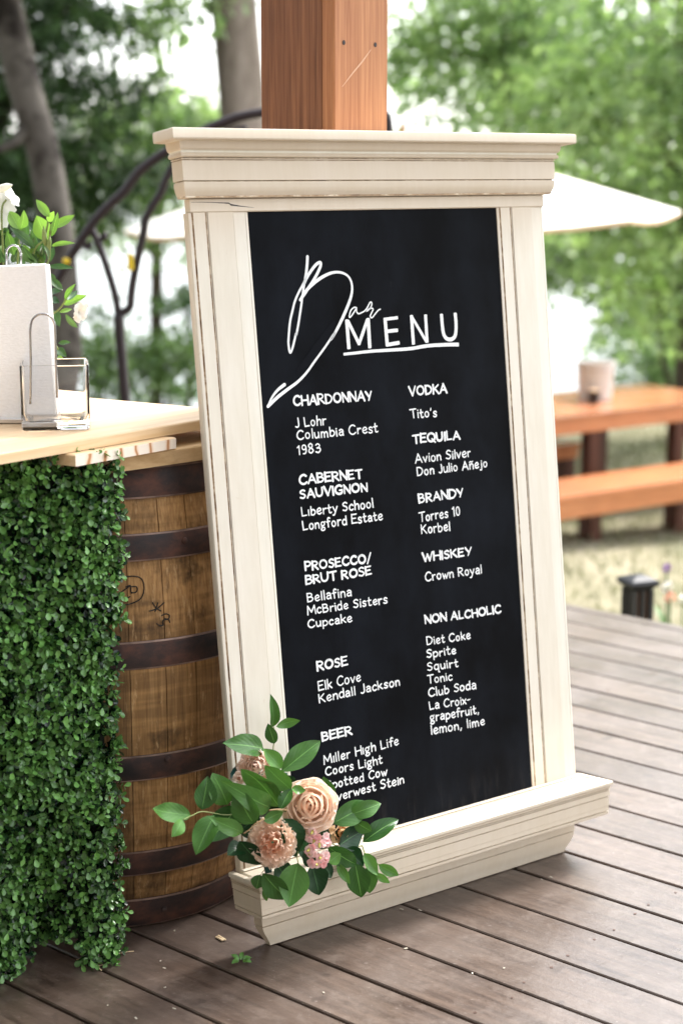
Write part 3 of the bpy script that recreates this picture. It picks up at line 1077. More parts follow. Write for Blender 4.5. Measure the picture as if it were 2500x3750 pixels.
# hand-printed alphabet: letter -> (width, [(weight, points)]); capitals are 1 high
G = {
 'A': (.70, [(1, [(0, 0), (.34, 1)]), (1.35, [(.34, 1), (.68, 0)]), (1, [(.14, .34), (.56, .34)])]),
 'B': (.58, [(1.4, [(.04, 0), (.02, 1)]), (1, C_((.02, .98), (.32, .98), (.48, .80), (.36, .58), (.04, .53))), (1, C_((.04, .53), (.40, .52), (.56, .28), (.38, .04), (.04, .02)))]),
 'C': (.66, [(1.25, C_((.62, .86), (.44, 1.0), (.20, .90), (.05, .60), (.06, .28), (.24, .04), (.46, .02), (.64, .16)))]),
 'D': (.66, [(1.4, [(.03, 0), (.0, 1)]), (1.1, C_((0, .98), (.34, .96), (.60, .70), (.60, .36), (.38, .06), (.03, .01)))]),
 'E': (.54, [(1.4, [(.02, 0), (0, 1)]), (1, [(0, .97), (.50, 1.0)]), (1, [(.01, .52), (.42, .55)]), (1, [(.02, .02), (.53, .04)])]),
 'F': (.5, [(1.3, [(.02, 0), (0, 1)]), (1, [(0, .97), (.48, 1.0)]), (1, [(.01, .52), (.40, .54)])]),
 'G': (.70, [(1.25, C_((.64, .86), (.44, 1.0), (.18, .88), (.04, .55), (.10, .20), (.34, .0), (.62, .10), (.66, .42))), (1, [(.42, .42), (.68, .44)])]),
 'H': (.62, [(1.2, [(.02, 0), (0, 1)]), (1.2, [(.62, 0), (.60, 1)]), (1, [(.01, .50), (.60, .52)])]),
 'I': (.10, [(1.4, [(.06, 0), (.04, 1)])]),
 'J': (.40, [(1.1, C_((.34, 1), (.36, .5), (.34, .15), (.20, .0), (.03, .08)))]),
 'K': (.60, [(1.2, [(.02, 0), (0, 1)]), (1, [(.52, .98), (.04, .46)]), (1.2, [(.16, .56), (.58, 0)])]),
 'L': (.50, [(1.2, [(0, 1), (.04, .02)]), (1, [(.04, .02), (.48, .05)])]),
 'M': (.78, [(1, [(.0, 0), (.06, 1)]), (1.1, [(.06, 1), (.38, .25)]), (1, [(.38, .25), (.70, 1)]), (1.1, [(.70, 1), (.78, 0)])]),
 'N': (.62, [(1, [(.04, 0), (0, 1)]), (1.35, [(0, 1), (.58, 0)]), (1, [(.58, 0), (.60, 1)])]),
 'O': (.76, [(1.25, E_(.37, .5, .35, .49, 100, 465, 22))]),
 'P': (.54, [(1.4, [(.04, 0), (0, 1)]), (1, C_((0, .97), (.36, .97), (.52, .74), (.38, .48), (.03, .44)))]),
 'Q': (.76, [(1.2, E_(.37, .5, .35, .49, 100, 465, 22)), (1.2, [(.44, .30), (.74, -.10)])]),
 'R': (.60, [(1.4, [(.03, 0), (0, 1)]), (1, C_((0, .97), (.34, .98), (.50, .76), (.36, .54), (.03, .48))), (1.2, [(.18, .50), (.58, 0)])]),
 'S': (.52, [(1.1, C_((.48, .88), (.30, 1.0), (.08, .86), (.10, .64), (.36, .48), (.48, .26), (.30, .02), (.02, .12)))]),
 'T': (.62, [(1.1, [(0, .96), (.62, 1.0)]), (1.4, [(.32, .97), (.34, 0)])]),
 'U': (.62, [(1.3, C_((0, 1), (.02, .45), (.10, .12), (.30, .01), (.50, .12), (.59, .45), (.60, 1)))]),
 'V': (.64, [(1.35, [(0, 1), (.33, 0)]), (1, [(.33, 0), (.64, 1)])]),
 'W': (.92, [(1.3, [(0, 1), (.26, 0)]), (1, [(.26, 0), (.46, .80)]), (1.3, [(.46, .80), (.66, 0)]), (1, [(.66, 0), (.92, 1)])]),
 'Y': (.60, [(1.3, [(0, 1), (.30, .46)]), (1, [(.60, 1), (.26, 0)])]),
 '/': (.36, [(1, [(0, -.16), (.34, 1.06)])]),
 'a': (.46, [(1, C_((.06, .58), (.22, .68), (.40, .54), (.40, .25), (.44, .0))), (1, C_((.40, .38), (.16, .38), (.03, .18), (.16, .0), (.36, .10), (.40, .22)))]),
 'b': (.48, [(1, [(.02, 1), (.04, .02)]), (1, C_((.04, .40), (.22, .64), (.44, .46), (.44, .18), (.24, -.01), (.04, .08)))]),
 'c': (.42, [(1, C_((.40, .54), (.24, .66), (.05, .46), (.05, .16), (.22, .0), (.41, .10)))]),
 'd': (.48, [(1, [(.42, 1), (.45, 0)]), (1, C_((.42, .52), (.22, .64), (.04, .44), (.05, .14), (.22, .0), (.43, .16)))]),
 'e': (.46, [(1, C_((.06, .30), (.28, .34), (.42, .46), (.28, .66), (.06, .48), (.06, .16), (.24, .0), (.44, .11)))]),
 'f': (.36, [(1, C_((.36, .92), (.24, 1.0), (.14, .84), (.15, .4), (.16, 0))), (1, [(.0, .56), (.33, .60)])]),
 'g': (.48, [(1, E_(.21, .42, .18, .22, 60, 420, 16)), (1, [(.36, .58), (.46, .66)]), (1, C_((.14, .20), (.08, .08), (.22, .04), (.40, -.06), (.38, -.26), (.18, -.34), (.02, -.22), (.12, -.06), (.22, .04)))]),
 'h': (.46, [(1, [(.02, 1), (.04, 0)]), (1, C_((.04, .40), (.20, .62), (.38, .56), (.42, .30), (.43, 0)))]),
 'i': (.10, [(1, [(.04, .60), (.06, 0)]), (1, [(.04, .84), (.05, .86)])]),
 'ı': (.10, [(1, [(.04, .64), (.06, 0)])]),
 'j': (.24, [(1, C_((.18, .60), (.20, .1), (.16, -.24), (.0, -.22))), (1, [(.18, .84), (.19, .86)])]),
 'k': (.46, [(1, [(.02, 1), (.04, 0)]), (1, [(.40, .60), (.05, .28)]), (1, [(.14, .36), (.44, 0)])]),
 'l': (.10, [(1, [(.04, 1), (.06, 0)])]),
 'm': (.72, [(1, [(.02, .62), (.04, 0)]), (1, C_((.04, .40), (.16, .62), (.31, .52), (.35, .0))), (1, C_((.34, .38), (.48, .62), (.64, .50), (.68, 0)))]),
 'n': (.46, [(1, [(.02, .62), (.04, 0)]), (1, C_((.04, .38), (.20, .62), (.38, .54), (.42, .28), (.43, 0)))]),
 'o': (.48, [(1, E_(.23, .32, .20, .32, 90, 452, 18))]),
 'p': (.48, [(1, [(.02, .62), (.05, -.32)]), (1, C_((.04, .42), (.22, .64), (.44, .46), (.44, .18), (.24, .0), (.05, .08)))]),
 'q': (.50, [(1, C_((.42, .54), (.22, .64), (.04, .44), (.05, .14), (.22, .0), (.42, .16))), (1, C_((.42, .62), (.43, .1), (.44, -.28), (.52, -.34)))]),
 'r': (.36, [(1, [(.02, .62), (.05, 0)]), (1, C_((.04, .36), (.16, .58), (.34, .60)))]),
 's': (.40, [(1, C_((.36, .56), (.22, .66), (.06, .54), (.12, .38), (.32, .26), (.34, .08), (.18, .0), (.02, .08)))]),
 't': (.38, [(1, C_((.14, .96), (.14, .4), (.16, .08), (.28, .01), (.38, .08))), (1, [(.0, .60), (.34, .64)])]),
 'u': (.46, [(1, C_((.02, .62), (.03, .25), (.10, .03), (.26, .02), (.40, .22))), (1, [(.41, .62), (.44, 0)])]),
 'v': (.44, [(1, [(0, .62), (.21, 0)]), (1, [(.21, 0), (.43, .62)])]),
 'w': (.64, [(1, [(0, .62), (.18, .02)]), (1, [(.18, .02), (.31, .50)]), (1, [(.31, .50), (.45, .02)]), (1, [(.45, .02), (.64, .62)])]),
 'x': (.44, [(1, [(0, .62), (.42, 0)]), (1, [(.42, .62), (.02, 0)])]),
 'y': (.46, [(1, [(0, .62), (.22, .08)]), (1, C_((.44, .62), (.26, .10), (.12, -.28), (-.02, -.30)))]),
 '0': (.52, [(1, E_(.24, .5, .21, .49, 90, 452, 20))]),
 '1': (.26, [(1, [(.02, .82), (.18, 1)]), (1.1, [(.18, 1), (.20, 0)])]),
 '3': (.48, [(1, C_((.06, .88), (.24, 1.0), (.42, .82), (.34, .60), (.16, .53))), (1, C_((.16, .53), (.42, .48), (.46, .22), (.28, .0), (.03, .10)))]),
 '8': (.50, [(1, C_((.40, .84), (.24, 1.0), (.07, .82), (.14, .60), (.36, .42), (.44, .20), (.24, .0), (.05, .18), (.14, .44), (.34, .60), (.40, .84)))]),
 '9': (.48, [(1, E_(.22, .72, .18, .26, 0, 360, 16)), (1, C_((.40, .76), (.42, .40), (.34, .06), (.14, .02)))]),
 "'": (.14, [(1.2, [(.08, 1.06), (.03, .84)])]),
 ',': (.16, [(1.1, [(.10, .06), (.03, -.18)])]),
 '-': (.34, [(1, [(.02, .42), (.32, .46)])]),
 'ñ': (.46, [(1, [(.02, .62), (.04, 0)]), (1, C_((.04, .38), (.20, .62), (.38, .54), (.42, .28), (.43, 0))), (1, C_((.02, .82), (.12, .90), (.26, .82), (.38, .90)))]),
}


def write(mb, text, x0, x1, cap, z_of, lw, rg, head=False):
    gap, sp = (.15, .36) if head else (.155, .40)
    tot, items = 0.0, []
    for ch in text:
        if ch == ' ':
            tot += sp
            continue
        items.append((ch, tot))
        tot += G[ch][0] + gap
    tot -= gap
    sx = (x1 - x0) / tot
    for ch, o in items:
        th = rg.uniform(-0.045, 0.045)
        ks = rg.uniform(0.95, 1.05)
        dz = rg.uniform(-0.03, 0.03) * cap
        w2 = G[ch][0] / 2
        for wt, pts in G[ch][1]:
            out = []
            for gx, gy in pts:
                dx, dy = (gx - w2) * ks, gy * ks
                xx = o + w2 + dx * math.cos(th) - dy * math.sin(th) * 0.7
                yy = dx * math.sin(th) + dy * math.cos(th)
                X = x0 + xx * sx
                out.append((X, z_of(X) + yy * cap + dz))
            w = lw * (wt if head else 1.0) * rg.uniform(0.9, 1.12)
            ribbon(mb, out, w)


LINES = [  # heading?, text, crop origin, scale, baseline start, baseline end, cap height
 (1, 'CHARDONNAY', 1000, 1350, 3.136, (237, 425), (1132, 358), 106),
 (0, 'J Lohr', 1000, 1350, 3.136, (258, 672), (608, 640), 104),
 (0, 'Columbia Crest', 1000, 1350, 3.136, (273, 815), (1200, 728), 104),
 (0, '1983', 1000, 1350, 3.136, (280, 988), (545, 956), 104),
 (1, 'CABERNET', 1000, 1680, 3.136, (305, 292), (1022, 222), 100),
 (1, 'SAUVIGNON', 1000, 1680, 3.136, (312, 455), (1083, 368), 96),
 (0, 'Lıberty School', 1000, 1680, 3.136, (330, 662), (1150, 560), 102),
 (0, 'Longford Estate', 1000, 1680, 3.136, (343, 822), (1255, 700), 102),
 (1, 'PROSECCO/', 1000, 1980, 3.136, (368, 343), (1122, 245), 96),
 (1, 'BRUT ROSE', 1000, 1980, 3.136, (375, 500), (1128, 385), 94),
 (0, 'Bellafina', 1000, 1980, 3.136, (393, 705), (900, 632), 100),
 (0, 'McBride Sisters', 1000, 1980, 3.136, (400, 850), (1308, 715), 96),
 (0, 'Cupcake', 1000, 1980, 3.136, (402, 1003), (905, 930), 92),
 (1, 'ROSE', 1050, 2350, 3.136, (350, 333), (697, 262), 98),
 (0, 'Elk Cove', 1050, 2350, 3.136, (365, 562), (848, 450), 104),
 (0, 'Kendall Jackson', 1050, 2350, 3.136, (372, 700), (1297, 497), 98),
 (1, 'BEER', 1050, 2350, 3.136, (408, 1138), (748, 1062), 92),
 (0, 'Mıller Hıgh Life', 1050, 2350, 3.136, (430, 1406), (1282, 1180), 100),
 (0, 'Coors Light', 1050, 2350, 3.136, (443, 1540), (1095, 1395), 96),
 (0, 'Spotted Cow', 1050, 2350, 3.136, (458, 1700), (1150, 1532), 96),
 (0, 'Riverwest Stein', 1050, 2350, 3.136, (470, 1852), (1345, 1622), 96),
 (1, 'VODKA', 1450, 1350, 3.136, (152, 308), (580, 275), 100),
 (0, "Tito's", 1450, 1350, 3.136, (167, 568), (466, 548), 96),
 (1, 'TEQUILA', 1450, 1350, 3.136, (192, 858), (733, 805), 94),
 (0, 'Avion Silver', 1450, 1350, 3.136, (222, 1085), (855, 1010), 98),
 (0, 'Don Julio Añejo', 1450, 1350, 3.136, (242, 1230), (1045, 1128), 98),
 (1, 'BRANDY', 1450, 1700, 3.136, (260, 443), (768, 370), 96),
 (0, 'Torres 10', 1450, 1700, 3.136, (266, 660), (736, 585), 102),
 (0, 'Korbel', 1450, 1700, 3.136, (290, 798), (618, 760), 102),
 (1, 'WHISKEY', 1450, 1700, 3.136, (306, 1118), (862, 1040), 92),
 (0, 'Crown Royal', 1450, 1700, 3.136, (333, 1345), (980, 1248), 98),
 (1, 'NON ALCHOLIC', 1450, 2150, 3.136, (334, 420), (1200, 295), 88),
 (0, 'Diet Coke', 1450, 2150, 3.136, (353, 662), (850, 593), 90),
 (0, 'Sprite', 1450, 2150, 3.136, (352, 812), (685, 763), 90),
 (0, 'Squirt', 1450, 2150, 3.136, (360, 960), (710, 912), 92),
 (0, 'Tonic', 1450, 2150, 3.136, (360, 1105), (643, 1065), 92),
 (0, 'Club Soda', 1450, 2150, 3.136, (372, 1258), (915, 1165), 92),
 (0, 'La Croix-', 1450, 2150, 3.136, (384, 1408), (850, 1332), 92),
 (0, 'grapefruit,', 1450, 2150, 3.136, (392, 1545), (948, 1448), 96),
 (0, 'lemon, lime', 1450, 2150, 3.136, (400, 1692), (1016, 1580), 96),
]
rgl = random.Random(11)
menu = MB()
prev_hd = True
for hd, tx, ox, oy, sc, p0, p1, cp in LINES:
    if hd and not prev_hd:
        menu.build('menu_lettering', M['white'], board)
        menu = MB()
    prev_hd = bool(hd)
    a = on_sign(ox + p0[0] / sc, oy + p0[1] / sc, 0.0004)
    b = on_sign(ox + p1[0] / sc, oy + p1[1] / sc, 0.0004)
    t = on_sign(ox + (p0[0] - cp * 0.07) / sc, oy + (p0[1] - cp) / sc, 0.0004)
    cap_h = t.z - a.z
    sl = (b.z - a.z) / (b.x - a.x)
    write(menu, tx, a.x, b.x, cap_h, lambda X, a=a, sl=sl: a.z + (X - a.x) * sl, PXM * (6.3 if hd else 5.3), rgl, bool(hd))
menu.build('menu_lettering', M['white'], board)
# rubbed-out chalk beside the long tail of the title
mb = MB()
g = catmull(px([(505, 520), (440, 620), (370, 720), (300, 800)], 900, 850, 1.568), 5)
ribbon(mb, g, [PXM * (14 + 20 * math.sin(math.pi * i / len(g))) for i in range(len(g))])
mb.build('chalk_smear', M['chalk_ghost'], board).location.y = 0.00012

# ------------------------------------------------------------------ wine barrel
BX, BY, BH, BR0, BRB = -0.465, 3.295, 0.902, 0.273, 0.319
barrel = empty('wine_barrel', (BX, BY, 0))
tag(barrel, 'old oak wine barrel with dark hoops under the pine counter', 'barrel')


def br(z):
    t = (z - BH / 2) / (BH / 2)
    return BR0 + (BRB - BR0) * (1 - abs(t) ** 2.1)


rg = random.Random(8)
mb = MB()
ang, edges = 0.0, [0.0]
while ang < 2 * math.pi - 0.10:
    ang += rg.uniform(0.165, 0.245)
    edges.append(min(ang, 2 * math.pi))
edges[-1] = 2 * math.pi
NZ = 22
for a0, a1 in zip(edges[:-1], edges[1:]):
    tn = rg.uniform(0.1, 0.95)
    dr = rg.uniform(-0.0008, 0.0008)
    g = 0.0022
    vs, fs = [], []
    cols = [a0 + g * 0.2, a0 + g * 1.2] + [a0 + (a1 - a0) * k / 5 for k in (1, 2, 3, 4)] + [a1 - g * 1.2, a1 - g * 0.2]
    nc = len(cols)
    for i in range(NZ + 1):
        z = 0.001 + (BH - 0.001) * i / NZ
        for k, t in enumerate(cols):
            r_ = br(z) + dr - (0.004 if k in (0, nc - 1) else 0)
            vs.append((r_ * math.cos(t), r_ * math.sin(t), z))
    for i in range(NZ):
        for k in range(nc - 1):
            fs.append((i * nc + k, i * nc + k + 1, (i + 1) * nc + k + 1, (i + 1) * nc + k))
    b = len(vs)
    # stave end at the rim
    for k, t in enumerate(cols):
        vs.append(((br(BH) - 0.024) * math.cos(t), (br(BH) - 0.024) * math.sin(t), BH))
    for k in range(nc - 1):
        fs.append((NZ * nc + k, NZ * nc + k + 1, b + k + 1, b + k))
    mb.add(vs, fs, 0, tn)
body = sharp(mb.build('staves', M['stave'], barrel), 40)
mb = MB()
mb.lathe([(0.0, 0.866), (br(BH) - 0.0235, 0.866), (br(BH) - 0.0235, 0.89)], 48)
mb.build('head', M['stave'], barrel)
HOOPS = [(0.843, 0.900), (0.730, 0.780), (0.529, 0.582), (0.312, 0.362), (0.115, 0.166), (0.002, 0.063)]


def on_barrel(u, v, off=0.0):
    d = ray(u, v)
    C0 = Vector((0, 0, CAM_H))
    r_ = 0.30
    for _ in range(8):
        a = d.x ** 2 + d.y ** 2
        b = -2 * (d.x * BX + d.y * BY)
        cc = BX ** 2 + BY ** 2 - r_ ** 2
        t = (-b - math.sqrt(max(0, b * b - 4 * a * cc))) / (2 * a)
        z = CAM_H + d.z * t
        r_ = br(z) + off
    p = C0 + d * t
    return Vector((p.x - BX, p.y - BY, p.z))


rivets = {1: (676, 1980), 3: (614, 2781), 5: (602, 3330)}
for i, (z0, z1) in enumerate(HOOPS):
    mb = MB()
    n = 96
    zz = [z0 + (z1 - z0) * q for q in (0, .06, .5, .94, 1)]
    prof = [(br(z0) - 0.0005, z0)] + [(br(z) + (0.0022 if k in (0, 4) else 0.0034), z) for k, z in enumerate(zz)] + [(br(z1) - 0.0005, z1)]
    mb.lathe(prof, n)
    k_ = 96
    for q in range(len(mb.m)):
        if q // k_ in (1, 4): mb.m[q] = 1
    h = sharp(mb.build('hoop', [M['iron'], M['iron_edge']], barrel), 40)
    if i in rivets:
        q = on_barrel(*rivets[i], off=0.004)
        nn = Vector((q.x, q.y, 0)).normalized()
        tt = Vector((-nn.y, nn.x, 0))
        mb = MB()
        for dz in (0, ):
            vs = []
            for rr, hh in ((0.0062, 0.0), (0.0056, 0.0022), (0.0032, 0.0034)):
                for k in range(12):
                    a = 2 * math.pi * k / 12
                    vs.append(q + tt * rr * math.cos(a) + Vector((0, 0, rr * math.sin(a))) + nn * hh)
            fs = [(r * 12 + k, r * 12 + (k + 1) % 12, (r + 1) * 12 + (k + 1) % 12, (r + 1) * 12 + k) for r in range(2) for k in range(12)]
            fs.append(tuple(24 + k for k in range(12)))
            mb.add(vs, fs)
        sharp(mb.build('rivet', M['iron'], h), 40)
# marks brushed on the staves
mb = MB()
SK = lambda pts: [on_barrel(380 + u / 1.238, 1550 + v / 1.238, 0.0005) for u, v in pts]
strokes = [([(60, 715), (90, 700), (130, 693), (165, 700), (182, 725), (182, 765), (168, 795), (140, 812), (105, 822), (70, 818)], .0011),
           ([(72, 772), (95, 755), (121, 737)], .0011), ([(100, 742), (122, 736), (124, 760), (128, 772)], .0011), ([(122, 742), (146, 740), (154, 752), (146, 766), (128, 768)], .0011), ([(84, 790), (100, 795), (122, 785)], .0011),
           ([(206, 852), (240, 842), (258, 828), (275, 812)], .0011), ([(222, 812), (238, 836), (262, 852)], .0011), ([(246, 812), (240, 838), (232, 856)], .0011),
           ([(262, 872), (284, 864), (299, 872), (292, 888), (272, 892), (268, 902), (270, 914), (256, 918), (240, 908)], .0011), ([(276, 884), (296, 892), (300, 904)], .0011)]
for pts, w in strokes:
    p3 = [Vector(q) for q in catmull([tuple(p) for p in SK(pts)], 4)]
    mb.tube(p3, w, 6)
mb.build('inked_mark', M['ink'], body)

# ------------------------------------------------------------------ bar counter of planks on the barrel
ZT = 0.972
CN = on_z(917, 1507, ZT)
D1 = (on_z(745, 1535.8, ZT) - on_z(0, 1660.5, ZT)).normalized()      # front edge, going right
D2 = (on_z(336, 1457, ZT) - on_z(743, 1492, ZT)).normalized()        # right end, going back
counter = empty('bar_counter', (CN.x, CN.y, 0))
tag(counter, 'fresh pine plank bar counter resting on the wine barrel', 'bar counter')


def plank(name, z0, z1, o, e1, l1, e2, l2, mats, side_mats=None, tone=0.5, rag=0):
    """a board with corner o and edges e1*l1, e2*l2"""
    b = 0.0022
    q = [o + e1 * b + e2 * b, o + e1 * (l1 - b) + e2 * b, o + e1 * (l1 - b) + e2 * (l2 - b), o + e1 * b + e2 * (l2 - b)]
    w = [o, o + e1 * l1, o + e1 * l1 + e2 * l2, o + e2 * l2]
    vs = [(p.x, p.y, z0) for p in w] + [(p.x, p.y, z1 - b) for p in w] + [(p.x, p.y, z1) for p in q]
    fs = [(3, 2, 1, 0), (8, 9, 10, 11)]
    ms = [0, 0]
    for k in range(4):
        k2 = (k + 1) % 4
        fs += [(k, k2, 4 + k2, 4 + k), (4 + k, 4 + k2, 8 + k2, 8 + k)]
        ms += [1 if (side_mats and k in side_mats) else 0, 0]
    # wind the faces outwards whichever way e1,e2 turn
    if (e1.cross(e2)).z < 0:
        fs = [f[::-1] for f in fs]
    mb = MB()
    mb.add([(v[0] - CN.x, v[1] - CN.y, v[2]) for v in vs], fs, ms, tone)
    return mb.build(name, mats, counter)


c0 = Vector((CN.x, CN.y, 0))
ang1 = math.atan2(D1.y, D1.x)


def pine_for(name, col_d, col_l):
    m = wood(name, col_d, col_l, (1, 1, 1), 0.5, tone=0.12, bstr=0.08)
    for n in m.node_tree.nodes:                      # turn the grain along the board
        if n.type == 'MAPPING' and tuple(n.inputs['Scale'].default_value) != (1, 1, 1):
            pass
    return m


def board_wood(name, dark, light, ang, rough=0.5, knots=True):
    m, nt, b = mat(name)
    v = coords(nt, (1, 1, 1), (0, 0, -ang))
    mp = nt.nodes.new('ShaderNodeMapping'); mp.inputs['Scale'].default_value = (1.3, 16, 16)
    nt.links.new(v, mp.inputs[0])
    f = noise_n(nt, mp.outputs[0], 1.6, 5, 0.6, 0.8)
    mp2 = nt.nodes.new('ShaderNodeMapping'); mp2.inputs['Scale'].default_value = (5, 110, 110)
    nt.links.new(v, mp2.inputs[0])
    f2 = noise_n(nt, mp2.outputs[0], 1.4, 3, 0.6)
    c = ramp(nt, f, [(0.3, dark), (0.5, tuple(0.5 * (x + y) for x, y in zip(dark, light))), (0.66, light)])
    c = mixc(nt, 0.3, c, ramp(nt, f2, [(0.3, dark), (0.7, light)]))
    if knots:
        k = noise_n(nt, coords(nt, (1, 1, 2)), 9, 2, 0.4)
        c = mixc(nt, ramp(nt, k, [(0.72, 0.0), (0.79, 0.8)]), c, (0.26, 0.11, 0.04))
    nt.links.new(c, b.inputs['Base Color'])
    b.inputs['Roughness'].default_value = rough
    b.inputs['Specular IOR Level'].default_value = 0.35
    bump(nt, b, f2, 0.12, 0.0008)
    return m


M['top_pine'] = board_wood('pine_counter_top', (0.62, 0.40, 0.21), (0.80, 0.62, 0.41), ang1)
M['edge_pine'] = board_wood('pine_counter_edge', (0.66, 0.44, 0.22), (0.86, 0.68, 0.45), ang1)
M['raw_pine'] = board_wood('rough_barrel_board', (0.40, 0.25, 0.11), (0.66, 0.47, 0.26), ang1 + 0.1, 0.8)


def end_grain():
    m, nt, b = mat('pine_growth_rings')
    v = coords(nt, (1, 1, 1), (0, 0, -ang1))
    w = N(nt, 'ShaderNodeTexWave', Scale=8.0, Distortion=2.2, Detail=2.0)
    w.bands_direction = 'X'
    w.inputs['Detail Scale'].default_value = 2.5
    nt.links.new(v, w.inputs['Vector'])
    c = ramp(nt, w.outputs['Fac'], [(0.55, (0.86, 0.76, 0.64)), (0.88, (0.82, 0.64, 0.47)), (0.99, (0.48, 0.22, 0.09))])
    nt.links.new(c, b.inputs['Base Color'])
    b.inputs['Roughness'].default_value = 0.75
    return m


M['rings'] = end_grain()
plank('top_board', 0.9532, ZT, c0 - D1 * 2.3, D1, 2.3, D2, 0.62, [M['top_pine'], M['edge_pine']], (0, 1))
u0 = on_z(645, 1603, 0.951)
u0 = Vector((u0.x, u0.y, 0))
plank('under_board', 0.9315, 0.9520, u0 - D1 * 0.25, D1, 0.25, D2, 0.19, [M['edge_pine'], M['rings']], (0,))
r0 = on_z(455, 1723, 0.904); r1 = on_z(753, 1680, 0.904)
E1 = (r1 - r0); E1.z = 0; E1.normalize()
r0 = Vector((r0.x, r0.y, 0)) - E1 * 0.10
E2 = Vector((-E1.y, E1.x, 0))
plank('rough_board', 0.9025, 0.9302, r0, E1, 0.56, E2, 0.17, [M['raw_pine'], M['raw_pine']])

# ------------------------------------------------------------------ boxwood panel
HP = on_z(420, 3487, 0)
hedge = empty('boxwood_panel', (HP.x, HP.y, 0))
tag(hedge, 'artificial boxwood hedge panel covering the front of the bar', 'hedge panel')
nr = np.random.default_rng(5)
HH = 0.945
up = np.array([0, 0, 1.0])
HDV = Vector((-0.865, -0.503, 0)).normalized()
PANELS = [(Vector((0, 0, 0)), HDV, -0.004, 0.62, 5200, 0.0), (HDV * 0.62, HDV, 0.0, 1.25, 2600, 0.0)]


def lowz(s):            # the mat's lower edge curls up left of its loose corner
    return np.where(s < 0.075, 0.004, np.where(s < 0.20, 0.048 - 0.34 * (s - 0.075), 0.006))


pos, dirs, nrm, tone, scl = [], [], [], [], []
tw = []
mb = MB()
for (po, hd_, sa, sb, n_sp, zl) in PANELS:
    hn_ = Vector((-hd_.y, hd_.x, 0))
    if hn_.y > 0: hn_ = -hn_

    def hdep(s, z):
        b = 0.012 * np.sin(s * 23 + 1.0) * np.sin(z * 9 + 0.5)
        b = b + 0.026 * np.clip((0.5 - z) / 0.5, 0, 1) * np.clip((0.10 - s) / 0.05, 0, 1)
        return b - 0.05 * np.clip((0.30 - z) / 0.30, 0, 1) * np.clip(1 - np.abs(s - 0.13) / 0.06, 0, 1)

    ss = np.linspace(sa + 0.012, sb - 0.01, 24); zz = np.linspace(0.012, HH - 0.02, 24)
    vs, fs = [], []
    for q in zz:
        for s_ in ss:
            q2 = float(lowz(np.array(s_))) + 0.012 + q * (1 - float(lowz(np.array(s_))) / HH - 0.02)
            p = po + hd_ * (s_ - 0.030 * q2 / HH * max(0.0, 1 - s_ / 0.3)) + hn_ * (float(hdep(np.array(s_), np.array(q2))) - 0.026)
            vs.append((p.x, p.y, q2))
    for j_ in range(23):
        for i_ in range(23):
            fs.append((j_ * 24 + i_, j_ * 24 + i_ + 1, (j_ + 1) * 24 + i_ + 1, (j_ + 1) * 24 + i_))
    b0 = len(vs)
    for p_ in list(vs):
        vs.append((p_[0] - hn_.x * 0.012, p_[1] - hn_.y * 0.012, p_[2]))
    fs += [tuple(b0 + k for k in f[::-1]) for f in fs]
    mb.add(vs, fs)
    s = nr.uniform(sa, sb, n_sp)
    z = lowz(s) + (HH - lowz(s)) * nr.uniform(0, 1, n_sp)
    dp = hdep(s, z)
    hd, hn = np.array(hd_), np.array(hn_)
    base = np.array(po)[None] + hd[None] * (s - 0.030 * z / HH * np.clip(1 - s / 0.3, 0, 1))[:, None] + hn[None] * (dp - 0.022)[:, None] + up[None] * z[:, None]
    out = hn[None] * 1.0 + hd[None] * nr.normal(0, 0.42, n_sp)[:, None] + up[None] * (nr.normal(0.12, 0.45, n_sp))[:, None]
    out[s < 0.012] += -hd * 0.5
    out /= np.linalg.norm(out, axis=1, keepdims=True)
    ln = nr.uniform(0.020, 0.048, n_sp) * np.where(s < 0.02, 0.55, 1.0)
    sp_tone = nr.uniform(0, 1, n_sp) + 0.3 * np.sin(s * 31) * np.sin(z * 27)
    for lv in range(4):
        for sd in range(2):
            fr = 0.28 + 0.22 * lv
            ref = np.cross(out, up[None] + 0.01)
            ref /= np.linalg.norm(ref, axis=1, keepdims=True)
            ref2 = np.cross(out, ref)
            th = lv * 1.57 + sd * math.pi + nr.normal(0, 0.35, n_sp)
            lat = ref * np.cos(th)[:, None] + ref2 * np.sin(th)[:, None]
            d = out * (0.16 + 0.12 * lv) + lat * (1.0 - 0.12 * lv) + nr.normal(0, 0.18, (n_sp, 3))
            pos.append(base + out * (ln * fr)[:, None])
            dirs.append(d)
            nrm.append(out + nr.normal(0, 0.28, d.shape) + up[None] * 0.30)
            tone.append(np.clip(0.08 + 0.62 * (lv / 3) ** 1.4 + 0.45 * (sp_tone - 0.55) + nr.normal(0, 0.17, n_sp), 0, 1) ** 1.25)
            scl.append(nr.uniform(0.55, 1.35, n_sp) * (1.0 - 0.06 * lv))
    tw.append((base[::2], out[::2], ln[::2]))
mb.build('backing', M['box_stem'], hedge, True)
pos = np.concatenate(pos); dirs = np.concatenate(dirs); nrm = np.concatenate(nrm)
tone = np.concatenate(tone); scl = np.concatenate(scl)
keep = pos[:, 2] < HH + 0.004
pos, dirs, nrm, tone, scl = pos[keep], dirs[keep], nrm[keep], tone[keep], scl[keep]
base, out, ln = (np.concatenate([t[k] for t in tw]) for k in range(3))
TL_ = 0.0148
bt = np.array([(0, 0, 0), (-.20, .30, .06), (-.36, .66, .10), (-.22, .94, .06), (0, 1.02, .02), (.22, .94, .06), (.36, .66, .10), (.20, .30, .06), (0, .35, -.04), (0, .72, -.02)]) * TL_
bf = [(0, 8, 1), (1, 8, 9, 2), (2, 9, 3), (3, 9, 4), (0, 7, 8), (7, 6, 9, 8), (6, 5, 9), (5, 4, 9)]
